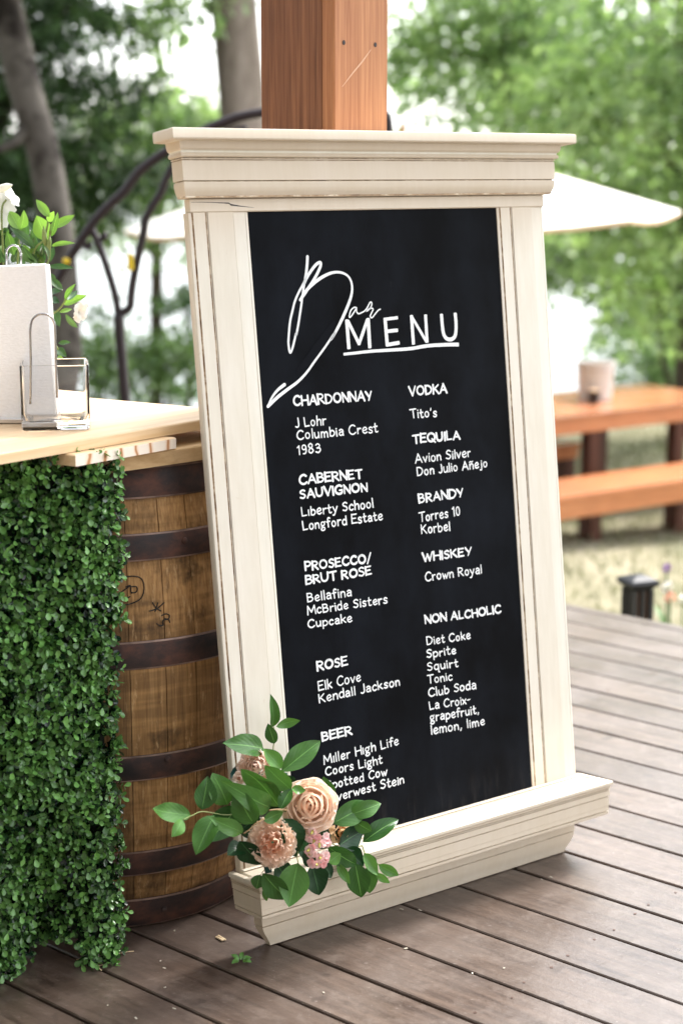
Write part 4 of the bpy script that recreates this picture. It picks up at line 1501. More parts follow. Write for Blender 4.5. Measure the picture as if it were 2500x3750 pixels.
scatter_mesh('leaves', bt, bf, pos, frames(dirs, nrm), scl, tone, M['box_leaf'], hedge)
# thin plastic twigs of the sprigs
st = np.array([(-.03, 0, 0), (.03, 0, 0), (.02, 1, 0), (-.02, 1, 0)])
scatter_mesh('twigs', st, [(0, 1, 2, 3)], base, frames(out, np.tile(up, (len(out), 1)) + 0.3), ln * 0.95, np.full(len(out), 0.3), M['box_leaf'], hedge, False)

# ------------------------------------------------------------------ glass vase
vc = on_z(332.6, 1576, ZT)
va = R(9)
vase = empty('square_vase', (vc.x, vc.y, ZT + 0.0008), va)
tag(vase, 'clear square glass vase standing empty on the counter edge', 'vase')
w_, d_, h_ = 0.122, 0.122, 0.1175


def rring(x0, x1, y0, y1, r, z, n=5):
    out = []
    for cx, cy, a0 in ((x1 - r, y0 + r, -90), (x1 - r, y1 - r, 0), (x0 + r, y1 - r, 90), (x0 + r, y0 + r, 180)):
        for k in range(n + 1):
            a = R(a0 + 90 * k / n)
            out.append((cx + r * math.cos(a), cy + r * math.sin(a), z))
    return out


rings = [rring(-w_ + .004, -.004, .004, d_ - .004, .006, 0), rring(-w_ + .001, -.001, .001, d_ - .001, .008, .0015), rring(-w_, 0, 0, d_, .009, .006), rring(-w_, 0, 0, d_, .009, h_ - .0015),
         rring(-w_ + .0012, -.0012, .0012, d_ - .0012, .008, h_), rring(-w_ + .0036, -.0036, .0036, d_ - .0036, .0055, h_), rring(-w_ + .0048, -.0048, .0048, d_ - .0048, .005, h_ - .0015),
         rring(-w_ + .0052, -.0052, .0052, d_ - .0052, .005, .030), rring(-w_ + .008, -.008, .008, d_ - .008, .006, .018), rring(-w_ + .016, -.016, .016, d_ - .016, .010, .0145)]
vs, fs = [], []
for r_ in rings: vs += r_
nn_ = len(rings[0])
for i in range(len(rings) - 1):
    for k in range(nn_):
        fs.append((i * nn_ + k, i * nn_ + (k + 1) % nn_, (i + 1) * nn_ + (k + 1) % nn_, (i + 1) * nn_ + k))
fs.append(tuple(range(nn_))[::-1])
fs.append(tuple((len(rings) - 1) * nn_ + k for k in range(nn_)))
mb = MB(); mb.add(vs, fs)
g = sharp(mb.build('glass', M['glass'], vase), 30)

# ------------------------------------------------------------------ napkins and their wire holder
nb = on_z(206, 1527, ZT + 0.012)
holder = empty('napkin_holder', (nb.x, nb.y, ZT))
tag(holder, 'chrome wire holder with rounded loops gripping the white napkins', 'napkin holder')
hl = lambda p: Vector(p) - Vector((nb.x, nb.y, ZT))
Z5 = lambda pts, y: [tuple(hl(at(u / 2.476, 650 + v / 2.476, y))) for u, v in pts]
mb = MB()
fl = Z5([(278, 2060), (283, 1720), (279, 1500), (278, 1370), (296, 1292), (342, 1248), (398, 1238), (452, 1256), (490, 1306), (503, 1390), (510, 1700), (520, 2000)], nb.y - 0.012)
fl = [Vector(p) for p in catmull(fl, 5)]
mb.tube(fl, 0.0021, 10)
mb.build('front_loop', M['chrome'], holder, True)
mb = MB()
bl = Z5([(62, 1900), (62, 800), (62, 690), (74, 645), (104, 620), (130, 615), (160, 628), (184, 664), (191, 710), (194, 800), (210, 1900)], nb.y + 0.10)
mb.tube([Vector(p) for p in catmull(bl, 5)], 0.0021, 10)
mb.build('rear_loop', M['chrome'], holder, True)
mb = MB()
mb.box(-0.27, 0.004, -0.012, 0.095, 0.0012, 0.0105, 0, 0.5, None, 0.0015)
mb.build('base_plate', simple('brushed_base', (0.60, 0.56, 0.52), 0.3, 0.6), holder)
NMX = Matrix.Translation((nb.x, nb.y, ZT + 0.0112)) @ Matrix.Rotation(R(4.0), 4, 'Z') @ Matrix.Rotation(R(-5.0), 4, 'X') @ Matrix.Rotation(R(-2.4), 4, 'Y')
nap = empty('napkin_stack', matrix=NMX)
tag(nap, 'thick stack of tall white paper napkins standing in the wire holder', 'napkins')
mb = MB()
rn = random.Random(3)
for k in range(16):
    y0 = 0.0002 + k * 0.0052
    j = rn.uniform(-0.0015, 0.0015) if k else 0
    mb.box(-0.25 + j, 0.0 + j, y0, y0 + 0.0049, 0.003 if k % 2 else 0.0, 0.283 + rn.uniform(-0.002, 0.001), 0, rn.random(), None, 0.0018)
mb.build('folded_napkins', M['napkin'], nap)

# ------------------------------------------------------------------ leaf and petal shapes


def leaf(mb, P0, P1, width, nrm, fold=0.25, curl=0.12, tone=0.5, mat_i=0, round_=0.85, wav=0.0, rg=None, n=9):
    P0, P1, nrm = Vector(P0), Vector(P1), Vector(nrm)
    d = P1 - P0
    L = d.length
    if L < 1e-6: return
    d.normalize()
    nrm = (nrm - d * nrm.dot(d))
    if nrm.length < 1e-6: nrm = d.orthogonal()
    nrm.normalize()
    side = d.cross(nrm)
    vs, uv, fs = [], [], []
    ph = rg.uniform(0, 6) if rg else 0
    for i in range(n + 1):
        t = i / n
        w = width * (math.sin(math.pi * t ** round_) ** 0.75) * (1 - 0.25 * t ** 4) if 0 < t < 1 else 0.002 * width
        c = P0 + d * (L * t) + nrm * (curl * L * math.sin(math.pi * t) - 0.35 * abs(curl) * L * t * t)
        for k in range(5):
            q = (k - 2) / 2
            h = fold * w * abs(q) * 0.5 + wav * L * math.sin(t * 11 + ph + q * 1.3) * abs(q)
            vs.append(c + side * (w * q * 0.5) + nrm * h)
            uv.append((0.5 + q * 0.5, t))
    for i in range(n):
        for k in range(4):
            fs.append((i * 5 + k, i * 5 + k + 1, (i + 1) * 5 + k + 1, (i + 1) * 5 + k))
    mb.add(vs, fs, mat_i, tone, uv)


def petal(mb, base, out, upv, L, W, cup, flare, tone, mat_i=0, n=6, m=6, frill=0.0, rg=None, notch=0.0):
    """a cupped petal growing from base along upv, leaning to out"""
    out, upv = Vector(out).normalized(), Vector(upv).normalized()
    side = out.cross(upv)
    vs, fs = [], []
    ph = rg.uniform(0, 6.28) if rg else 0
    for i in range(n + 1):
        t = i / n
        w = W * (0.30 + 0.85 * math.sin(min(1, t * 1.02) * 2.0)) if t < 1 else W * 0.92
        a = flare * (t ** 1.6)
        c = Vector(base) + upv * (L * math.sin(t * 1.35) * 0.9 * (1 - 0.35 * flare * t)) + out * (L * (0.18 * math.sin(t * 3.0) + a * t))
        for k in range(m + 1):
            q = 2 * k / m - 1
            e = c + side * (w * 0.5 * q * (1 - 0.12 * cup * abs(q))) - out * (cup * w * 0.5 * q * q)
            if t > 0.6:
                e = e - upv * ((t - .6) / .4 * W * 0.20 * q * q)
            if frill:
                e = e + out * (frill * L * t * t * math.sin(q * 9 + ph)) + upv * (frill * 0.7 * L * t * t * math.sin(q * 13 + ph * 2))
            vs.append(e)
    for i in range(n):
        for k in range(m):
            fs.append((i * (m + 1) + k, i * (m + 1) + k + 1, (i + 1) * (m + 1) + k + 1, (i + 1) * (m + 1) + k))
    mb.add(vs, fs, mat_i, tone)


# ------------------------------------------------------------------ potted mandevilla behind the napkins
PY = 3.45
pc = Vector((-0.735, PY, ZT))
plant = empty('potted_mandevilla', tuple(pc))
tag(plant, 'white flowering potted vine with glossy leaves behind the napkins', 'potted plant')
mb = MB()
mb.lathe([(0.0, 0.001), (0.085, 0.001), (0.092, 0.01), (0.112, 0.13), (0.116, 0.135), (0.112, 0.14), (0.100, 0.136), (0.096, 0.118), (0, 0.118)], 40)
sharp(mb.build('pot', M['coir'], plant), 35)
rp = random.Random(21)
PL = [((450, 360), (330, 198), 84, .85, 0), ((430, 570), (335, 345), 172, .95, 0), ((440, 400), (492, 306), 70, 1.0, 0), ((478, 455), (682, 338), 82, .9, 0), ((470, 535), (528, 315), 66, .3, 0),
      ((182, 472), (88, 305), 118, .85, 0), ((192, 462), (222, 300), 96, .5, 0), ((385, 612), (218, 372), 84, .2, 1), ((320, 642), (92, 446), 86, .5, 1), ((470, 622), (684, 592), 48, .8, 0),
      ((440, 765), (402, 615), 84, .6, 1), ((455, 765), (492, 625), 74, .5, 1), ((435, 806), (676, 822), 62, .4, 1), ((330, 775), (205, 615), 136, .3, 1), ((440, 870), (506, 968), 72, .6, 1),
      ((450, 915), (575, 1022), 74, .7, 1), ((450, 1064), (556, 1030), 74, .2, 1), ((580, 1152), (794, 1068), 76, .95, 0), ((590, 1105), (688, 962), 54, .4, 0), ((612, 1112), (706, 1022), 62, .3, 1),
      ((540, 1222), (656, 1192), 42, .9, 0), ((488, 1205), (542, 1352), 96, .7, 1), ((598, 1238), (708, 1366), 62, .6, 1), ((455, 1130), (540, 1132), 96, .1, 1), ((530, 1500), (640, 1494), 46, .5, 1),
      ((522, 1555), (604, 1625), 84, .5, 1), ((515, 1640), (578, 1640), 44, .9, 0), ((70, 530), (6, 438), 84, .5, 0), ((132, 706), (66, 488), 96, .35, 0), ((60, 770), (-8, 640), 84, .2, 1), ((112, 770), (176, 645), 74, .2, 1),
      ((10, 700), (40, 600), 60, .6, 0), ((250, 700), (330, 760), 70, .3, 1), ((-30, 560), (-120, 420), 100, .6, 0), ((-60, 700), (-160, 620), 110, .5, 0), ((-10, 420), (-90, 280), 90, .8, 0), ((-80, 300), (-190, 200), 90, .7, 0)]
mb = MB()
c5 = lambda u, v, y: at(u / 2.476, 650 + v / 2.476, y) - pc
for i, (a, b, w, tn, mi) in enumerate(PL):
    ya = PY + rp.uniform(-0.03, 0.05); yb = ya + rp.uniform(-0.05, 0.03)
    P0, P1 = c5(*a, ya), c5(*b, yb)
    nv = Vector((rp.uniform(-.5, .5), -1, rp.uniform(0.1, .8)))
    leaf(mb, P0, P1, w / 2.476 / FPX * PY, nv, 0.35, rp.uniform(-.05, .12), tn, mi, 0.9, 0.008, rp)
for k in range(22):
    u_, v_ = rp.uniform(-60, 400), rp.uniform(480, 800)
    a_ = rp.uniform(-2.6, -.5)
    leaf(mb, c5(u_, v_, PY + .05), c5(u_ + 130 * math.cos(a_), v_ + 130 * math.sin(a_), PY + .03), rp.uniform(60, 90) / 2.476 / FPX * PY, Vector((rp.uniform(-.5, .5), -1, rp.uniform(.1, .7))), .35, .06, rp.uniform(.2, .8), rp.choice((0, 1, 1)), .9, .008, rp)
mb.build('foliage', [M['plant_leaf'], M['plant_dark']], plant, True)
mb = MB()
for pts in ([(60, 1500), (150, 900), (180, 480)], [(60, 1500), (250, 900), (320, 650), (400, 560), (440, 400)], [(80, 1500), (300, 1000), (440, 760), (450, 560), (470, 420)],
            [(80, 1500), (360, 1300), (520, 1210), (590, 1120), (640, 1020)], [(90, 1500), (380, 1420), (480, 1480), (530, 1560)], [(60, 1500), (-20, 800), (-60, 300)], [(60, 1500), (30, 700), (20, 300), (60, 200)]):
    mb.tube([Vector(p) for p in catmull([tuple(c5(u, v, PY)) for u, v in pts], 5)], 0.0021, 6)
for a, b in (((412, 625), (397, 440)), ((432, 702), (457, 525)), ((180, 560), (170, 470))):
    P0, P1 = c5(*a, PY - .02), c5(*b, PY - .02)
    mb.tube([P0, P0.lerp(P1, .35), P0.lerp(P1, .7), P1], [.0018, .0052, .0042, .0006], 8)
mb.build('stems', M['stem'], plant, True)


def trumpet(mb, c, axis, r, L):
    axis = Vector(axis).normalized()
    a = axis.orthogonal().normalized(); b = axis.cross(a)
    for k in range(5):
        t = 2 * math.pi * k / 5
        o = a * math.cos(t) + b * math.sin(t)
        petal(mb, c, o, axis, L, r * 1.15, 0.35, 0.95, 0.9, 0, 6, 6, 0.05, rp)


for (u, v), ax, r in (((-72, 290), (.5, -1, .1), 0.040), ((690, 1205), (.9, -.5, -.2), 0.022), ((70, 200), (.8, -.2, .5), 0.022)):
    mb = MB()
    trumpet(mb, c5(u, v, PY + 0.02), ax, r, r * 1.1)
    mb.build('flower', M['white_petal'], plant, True)
mb = MB()
P0, P1 = c5(-20, 118, PY), c5(114, 66, PY - .02)
mb.tube([P0, P0.lerp(P1, .3), P0.lerp(P1, .7), P1], [.003, .009, .007, .001], 8)
mb.build('flower_bud', M['white_petal'], plant, True)

# ------------------------------------------------------------------ flower arrangement tied to the sign's corner
FO = Vector((-0.358, -0.078, 0.158))
FMX = SM @ Matrix.Translation(FO)
arr = empty('flower_arrangement', matrix=FMX)
tag(arr, 'peach rose and carnation arrangement with glossy leaves on the sill corner', 'flowers')
KS = 1.6505
ARM = 1 / KS / FPX * 3.08            # metres per zoom pixel


def fp(u, v, p):
    return on_sign(550 + u / KS, 2500 + v / KS, p * 1.08) - FO


LV = [  # base, tip, width, tone, dark?, depth at base, depth at tip, fold, curl
 ((250, 802), (20, 762), 92, .75, 0, .10, .12, .30, .10), ((196, 830), (130, 932), 64, 1.0, 0, .11, .12, .3, .1),
 ((312, 768), (350, 565), 108, .35, 0, .09, .09, .5, .05), ((468, 738), (376, 545), 128, .7, 0, .10, .085, .2, .10),
 ((388, 800), (276, 1042), 112, .55, 0, .11, .12, .4, .10), ((530, 752), (352, 962), 134, .35, 0, .09, .09, .3, .12),
 ((562, 906), (362, 820), 78, .85, 0, .115, .125, .3, .16), ((625, 852), (516, 630), 128, .5, 0, .125, .12, .25, .08),
 ((724, 752), (440, 600), 112, .75, 0, .105, .12, .25, .14), ((782, 752), (548, 538), 122, .65, 0, .11, .13, .3, .14),
 ((852, 646), (690, 498), 96, .75, 0, .12, .115, .3, .10), ((690, 400), (440, 366), 112, .45, 0, .06, .09, .3, .10),
 ((792, 540), (1030, 350), 112, .6, 0, .05, .06, .35, .10), ((792, 520), (682, 398), 78, .95, 0, .10, .09, .4, .05),
 ((738, 270), (728, 68), 58, .55, 0, .035, .045, .7, .10), ((752, 368), (712, 246), 62, .3, 0, .05, .05, .4, .04),
 ((762, 266), (908, 232), 50, .85, 0, .04, .06, .4, .26), ((1104, 850), (1330, 722), 116, .5, 0, .10, .10, .3, .12),
 ((1200, 800), (1398, 728), 84, .65, 0, .10, .11, .3, .10), ((1232, 836), (1338, 900), 70, .6, 0, .10, .11, .3, .08),
 ((1284, 965), (1502, 822), 92, .2, 0, .09, .10, .5, .06), ((1140, 985), (1296, 892), 118, .1, 1, .10, .09, .3, .08),
 ((1072, 990), (1252, 1104), 92, .25, 0, .12, .125, .3, .10), ((1238, 1092), (1276, 1302), 118, .35, 0, .12, .12, .3, .08),
 ((1290, 1030), (1380, 1168), 62, 1.0, 0, .13, .14, .5, .10), ((1360, 1150), (1448, 1212), 38, 1.0, 0, .135, .14, .3, .10),
 ((1310, 1110), (1326, 1274), 84, .5, 0, .125, .12, .3, .06), ((1378, 1100), (1502, 1166), 56, .8, 0, .12, .13, .4, .10),
 ((892, 1090), (838, 1358), 146, .8, 0, .135, .145, .28, .08), ((975, 1095), (1022, 1286), 126, .15, 1, .11, .11, .3, .05),
 ((680, 1150), (832, 1308), 112, .35, 0, .115, .125, .35, .08), ((664, 1160), (642, 1248), 68, .3, 0, .10, .10, .3, .05),
 ((540, 955), (672, 1100), 112, .3, 1, .095, .10, .3, .06), ((566, 985), (466, 1042), 88, .2, 1, .08, .09, .2, .05),
 ((806, 820), (884, 1056), 134, .35, 1, .12, .12, .3, .06), ((1078, 1088), (1152, 1032), 66, .95, 0, .135, .14, .2, .05),
 ((786, 768), (856, 636), 64, .4, 0, .13, .12, .4, .05), ((856, 640), (942, 648), 44, .95, 0, .14, .15, .6, .35),
 ((1076, 704), (1046, 568), 92, .35, 0, .09, .09, .4, .05), ((688, 836), (806, 782), 60, .85, 0, .12, .13, .4, .12),
 ((1128, 1088), (1206, 1218), 46, .9, 0, .13, .14, .4, .05), ((688, 1238), (704, 1322), 30, .7, 0, .10, .10, .3, .05),
 ((1190, 1000), (1290, 1110), 90, .3, 1, .10, .10, .3, .05), ((760, 1090), (840, 1200), 100, .2, 1, .09, .09, .3, .05),
 ((700, 620), (760, 720), 110, .2, 1, .08, .08, .3, .05), ((560, 880), (660, 800), 100, .2, 1, .07, .08, .3, .05),
 ((820, 560), (850, 640), 70, .3, 1, .06, .06, .3, .05), ((1020, 1080), (1100, 1180), 70, .2, 1, .10, .10, .3, .05),
 ((930, 1010), (1010, 1110), 90, .1, 1, .09, .09, .3, .05), ((1120, 900), (1230, 960), 90, .2, 1, .08, .08, .3, .05),
 ((640, 700), (560, 780), 110, .2, 1, .07, .07, .3, .05), ((1330, 1040), (1345, 1130), 60, .3, 0, .10, .11, .3, .05)]
rf = random.Random(17)
mb = MB()
for (a, b, w, tn, dk, pa, pb, fo, cu) in LV:
    P0, P1 = fp(*a, pa), fp(*b, pb)
    nv = Vector((-.56 + rf.uniform(-.55, .55), -.82, rf.uniform(-.15, .6)))
    leaf(mb, P0, P1, w * 1.28 * ARM, nv, fo, cu * rf.choice((1, 1.5, -0.8, 0.4)), min(1, max(0, tn + rf.uniform(-.08, .08))), dk, rf.uniform(.78, .98), 0.020, rf, 11)
for k in range(26):
    a = rf.uniform(0, 6.28); r0_, r1_ = rf.uniform(20, 110), rf.uniform(150, 260)
    u0_, v0_ = 830 + r0_ * 1.5 * math.cos(a), 860 + r0_ * math.sin(a)
    u1_, v1_ = 830 + r1_ * 1.35 * math.cos(a + .3), 860 + r1_ * .95 * math.sin(a + .3)
    leaf(mb, fp(u0_, v0_, .045), fp(u1_, v1_, .065), rf.uniform(80, 120) * ARM, Vector((-.56 + rf.uniform(-.5, .5), -.82, rf.uniform(-.2, .5))), .3, .08, rf.uniform(.2, .9), rf.choice((0, 1, 1)), .88, .012, rf, 9)
mb.build('leaves', [M['salal'], M['salal_dark']], arr, True)
mb = MB()
for pts, p, r_ in (([(196, 830), (250, 805), (310, 780), (390, 790), (470, 800), (600, 780), (720, 768), (830, 780)], .105, 3.2), ([(745, 262), (752, 330), (742, 420), (760, 560), (800, 700)], .045, 3.0),
                   ([(1110, 852), (1190, 840), (1240, 832)], .10, 3.2), ([(1280, 985), (1300, 1040), (1330, 1075), (1385, 1100)], .118, 3.4), ([(893, 1020), (888, 1060), (896, 1095)], .13, 3.2),
                   ([(690, 1130), (664, 1170), (655, 1215), (690, 1245)], .10, 2.0), ([(1060, 960), (1180, 1000), (1280, 985)], .09, 3.5)):
    mb.tube([Vector(q) for q in catmull([tuple(fp(u, v, p)) for u, v in pts], 5)], r_ * ARM, 6)
for pts, p, r_ in (([(565, 912), (600, 888), (640, 850), (690, 822)], .13, 4.0), ([(718, 772), (770, 766), (826, 770)], .135, 4.5)):
    mb.tube([Vector(q) for q in catmull([tuple(fp(u, v, p)) for u, v in pts], 5)], r_ * ARM, 6, 1)
mb.build('stems', [M['stem'], M['stem_brown']], arr, True)


def bloom(name, c, axis, r, mats, rings_, cup=0.6, frill=0.0, rg=rf, depth=1.0):
    """rings_: (count, radius share, length share, width share, lean, flare, tone)"""
    mb = MB()
    ax = Vector(axis).normalized()
    r = r * 1.28
    a = ax.orthogonal().normalized(); b = ax.cross(a)
    for cnt, rr, ll, ww, lean, flare, tn in rings_:
        off = rg.uniform(0, 6.28)
        for k in range(cnt):
            t = off + 2 * math.pi * k / cnt + rg.uniform(-.15, .15)
            o = a * math.cos(t) + b * math.sin(t)
            upv = (ax * math.cos(lean) + o * math.sin(lean))
            outv = (o * math.cos(lean) - ax * math.sin(lean))
            petal(mb, Vector(c) + o * (rr * r) - ax * (0.45 * r * depth), outv, upv, ll * r * rg.uniform(.92, 1.06), ww * r * rg.uniform(.92, 1.08), cup, flare, min(1, max(0, tn + rg.uniform(-.12, .12))), 0, 7, 8, frill, rg)
    return mb.build(name, mats, arr, True)


NV = (0.02, -1, 0.28)
bloom('rose', fp(965, 745, .125), (-0.45, -.8, 0.30), 120 * ARM, M['rose'],
      [(3, .02, 1.0, .72, 0.0, .0, .0), (4, .12, 1.03, .95, .04, .02, .12), (5, .24, 1.02, 1.15, .10, .05, .3), (5, .37, .97, 1.35, .22, .12, .5), (6, .48, .88, 1.45, .46, .22, .7), (6, .54, .78, 1.5, .82, .34, .9), (4, .54, .70, 1.5, 1.1, .40, .95)], 0.62)
# spiral heart of the rose
bloom('ranunculus', fp(636, 512, .075), (-.7, -.7, .42), 92 * ARM, M['blush'],
      [(4, .02, .95, .5, .02, .0, .2), (6, .16, .96, .56, .1, .03, .35), (7, .30, .92, .62, .25, .08, .55), (8, .44, .82, .66, .5, .12, .7), (8, .52, .70, .70, .85, .18, .85), (6, .50, .62, .72, 1.2, .2, .9)], 0.8, 0.03)
bloom('ranunculus', fp(545, 575, .07), (-.9, -.6, .1), 46 * ARM, M['blush'], [(4, .05, .95, .6, .1, .05, .4), (5, .3, .9, .7, .5, .1, .7)], 0.7)
bloom('carnation', fp(738, 968, .12), (-.55, -.8, .22), 98 * ARM, M['carn'],
      [(4, .05, .95, .75, .08, .1, .05), (5, .15, .98, .85, .22, .15, .25), (6, .25, 1.0, .95, .42, .2, .45), (7, .32, 1.0, 1.05, .68, .25, .65), (8, .36, .98, 1.1, .98, .25, .8), (8, .36, .95, 1.15, 1.3, .2, .95)], 0.05, 0.11, depth=.8)
bloom('carnation', fp(776, 1062, .11), (-.5, -.6, -.6), 52 * ARM, M['carn'], [(6, .2, .9, .6, .5, .2, .8), (7, .3, .9, .7, .9, .2, 1.0)], .15, .12, depth=.6)
bloom('orange_rose', fp(1150, 905, .085), (-.2, -1, .1), 58 * ARM, M['orange_petal'], [(3, .05, 1, .7, .05, .05, .1), (5, .3, .95, .85, .3, .1, .5), (5, .45, .8, .95, .8, .2, .8)], 0.7)
# stock: a spike of small double florets
mb = MB()
for k in range(26):
    t = k / 25
    u = 1012 + rf.uniform(-1, 1) * (78 - 38 * t); v = 905 + 195 * t + rf.uniform(-12, 12)
    p = .135 + rf.uniform(-.008, .010)
    c = fp(u, v, p)
    ax = Vector(((u - 1012) / 130 - .6 + rf.uniform(-.3, .3), -.8, rf.uniform(-.6, .35))).normalized()
    a = ax.orthogonal().normalized(); b = ax.cross(a)
    tn = rf.uniform(0, 1)
    for q in range(7):
        th = q * 2 * math.pi / 5 + rf.uniform(-.3, .3)
        o = a * math.cos(th) + b * math.sin(th)
        ln_ = .25 if q > 4 else .75
        petal(mb, c, (o * math.cos(ln_) - ax * math.sin(ln_)), (ax * math.cos(ln_) + o * math.sin(ln_)), 34 * ARM, 30 * ARM, .2, .3, min(1, max(0, tn + rf.uniform(-.3, .3))), 0, 4, 4, .10, rf)
    if k % 4 == 0:
        mb.tube([c - ax * .004, c + ax * .012], [.003, .002], 6, 1)
mb.build('stock_spike', [M['stock'], M['stock_c']], arr, True)
# ribbon that ties the stems to the stile
mb = MB()
rb = [fp(486, 566, .0035), fp(505, 535, .0055), fp(540, 508, .03), fp(600, 540, .05), fp(700, 566, .055), fp(760, 570, .045), fp(830, 560, .006)]
rb = [Vector(q) for q in catmull([tuple(p) for p in rb], 5)]
vs = []
for q in rb:
    vs += [q + Vector((0, 0, .0055)), q - Vector((0, 0, .0055))]
mb.add(vs, [(2 * i, 2 * i + 1, 2 * i + 3, 2 * i + 2) for i in range(len(rb) - 1)])
mb.build('ribbon', M['wrap'], arr, True)
mb = MB()
sl = [fp(702, 1060, .07), fp(708, 1110, .075), fp(716, 1150, .078)]
mb.tube(sl, .007, 8)
mb.build('wrapped_stem', M['wrap'], arr, True)

# ------------------------------------------------------------------ bits lying on the deck
db = on_z(882, 3528)
sprig = empty('fallen_sprig', (db.x, db.y, 0.001))
tag(sprig, 'small fallen boxwood sprig lying on the deck before the sign', 'leaf sprig')
mb = MB()
for a, w in ((-2.4, .012), (-0.4, .013), (0.5, .012), (2.6, .010), (1.5, .009)):
    leaf(mb, (0.004 * math.cos(a), 0.004 * math.sin(a), .003), (.022 * math.cos(a), .022 * math.sin(a), .006 + .006 * (a > 1)), w, (0, -.3, 1), .3, .15, .6 + .1 * a / 3, 0, .9, 0, None, 6)
mb.build('leaves', M['box_leaf'], sprig, True)
dc = on_z(806, 3440)
mb = MB()
mb.box(-.011, .011, -.0035, .0035, 0.0005, .0035, 0, .5, Matrix.Rotation(R(-50), 4, 'Z'), .0008)
mb.box(-.009, .013, .0005, .0045, 0.002, .0048, 0, .5, Matrix.Rotation(R(-43), 4, 'Z') @ Matrix.Rotation(R(6), 4, 'Y'), .0008)
o = mb.build('wood_chip', M['chip']); o.location = (dc.x, dc.y, 0)
tag(o, 'pale splinter of wood on the dark deck boards', 'wood chip')
S3 = lambda u, v, z=0.002: on_z(u / 3.136, 3000 + v / 3.136, z)
for nm, paths in (('straw', [[(1278, 1580), (1360, 1548), (1450, 1525), (1540, 1516)]]), ('dry_twig', [[(880, 1612), (945, 1605), (1040, 1645), (1116, 1682), (1186, 1672)], [(1116, 1682), (1168, 1738)], [(945, 1605), (1050, 1554)]]), ('dry_twig', [[(1050, 1554), (1110, 1570), (1150, 1586), (1205, 1584)], [(1150, 1586), (1228, 1612)]])):
    p0 = S3(*paths[0][0])
    mb = MB()
    for pth in paths:
        mb.tube([Vector(q) - Vector((p0.x, p0.y, 0)) for q in catmull([tuple(S3(u, v)) for u, v in pth], 4)], .0011, 5)
    o = mb.build(nm, M['chip']); o.location = (p0.x, p0.y, 0)
    tag(o, {'straw': 'single curved straw lying on the deck beside the hedge panel', 'dry_twig': 'forked dry twig lying at the foot of the hedge panel' if len(paths) == 3 else 'small dry twig caught in the lowest hedge leaves'}[nm], 'twig')
mb = MB()
rd = random.Random(9)
spots = [on_z(u / 1.2544, 3250 + v / 1.2544) for u, v in ((738, 338), (755, 372), (800, 558), (1486, 484), (625, 602), (758, 460), (802, 200))] + [on_z(1250 + u / 1.2544, 2950 + v / 1.2544) for u, v in ((360, 482), (295, 658), (918, 340), (745, 748), (275, 478), (960, 330), (600, 772))]
for p in spots:
    a = rd.uniform(0, 3)
    mb.box(-.004, .004, -.002, .002, .0004, .0016, 0, rd.random(), Matrix.Translation((p.x, p.y, 0)) @ Matrix.Rotation(a, 4, 'Z') @ Matrix.Scale(rd.uniform(.5, 1.0), 4))
for _ in range(70):
    s_, t_ = rd.uniform(-4.2, -.4), rd.uniform(-3.9, -1.6)
    p = DD * s_ + DN * t_
    k = rd.uniform(.12, .45)
    mb.box(-.004, .004, -.002, .002, .0004, .0016, 0, rd.random(), Matrix.Translation((p.x, p.y, 0)) @ Matrix.Rotation(rd.uniform(0, 3), 4, 'Z') @ Matrix.Scale(k, 4))
o = mb.build('debris', simple('pale_crumbs', (0.40, 0.36, 0.29), 0.8))
tag(o, kind='stuff')

# ------------------------------------------------------------------ iron arbor beyond the bar
AY = 6.03
A0 = Vector((-0.78, AY, 0.0))
arbor = empty('iron_arbor', tuple(A0))
tag(arbor, 'dark forked iron arbor arching up behind the bar and the post', 'arbor')
Z4 = lambda pts, y=AY: [at(200 + u / 2.8, 700 + v / 2.8, y) - A0 for u, v in pts]
Z1 = lambda pts, y=AY: [at(u / 1.633, v / 1.633, y) - A0 for u, v in pts]
TUB = lambda mb, pts, r: mb.tube([Vector(q) for q in catmull([tuple(p) for p in pts], 5)], r, 10)
mb = MB()
base = Vector((-0.70, AY, 0.0)) - A0
TUB(mb, [base, base.lerp(Z4([(740, 2230)])[0], .5)] + Z4([(740, 2230), (715, 2000), (690, 1700), (668, 1450), (660, 1270)]), 0.0189)
mb.build('stem', M['black_iron'], arbor, True)
mb = MB()
TUB(mb, Z4([(660, 1290), (630, 1100), (580, 910), (522, 735), (466, 575), (425, 480), (385, 400)]), 0.0137)
mb.build('fork', M['black_iron'], arbor, True)
mb = MB()
TUB(mb, Z4([(665, 1270), (730, 1225), (776, 1180), (786, 1080), (802, 950), (830, 800), (862, 650), (892, 520), (915, 420), (935, 290), (1005, 150), (1090, 20)]) + Z1([(1000, 1060), (1060, 960), (1180, 860), (1330, 800), (1480, 770)]), 0.0149)
mb.build('fork', M['black_iron'], arbor, True)
mb = MB()
foot = Vector((-1.25, AY, 0)) - A0
TUB(mb, [foot, foot + Vector((.02, 0, .45))] + Z4([(-40, 1100), (70, 850), (150, 700), (240, 555), (330, 420), (410, 310), (500, 210), (600, 110), (720, 0)]) + Z1([(830, 1030), (930, 950), (1040, 880), (1180, 800), (1310, 742), (1420, 702), (1555, 675), (1750, 650), (1980, 635), (2180, 640), (2300, 680)])
    + [at(1424, 500, AY) - A0, at(1428, 700, AY) - A0, Vector((0.17, AY, 0.8)) - A0, Vector((0.17, AY, 0)) - A0], 0.0175)
mb.build('arch', M['black_iron'], arbor, True)
mb = MB()
TUB(mb, Z4([(330, 420), (300, 500), (320, 560), (350, 570), (362, 540), (345, 520)]), 0.010)
TUB(mb, Z4([(390, 400), (430, 470), (480, 490), (520, 460), (500, 430)]), 0.011)
mb.build('scroll', M['black_iron'], arbor, True)
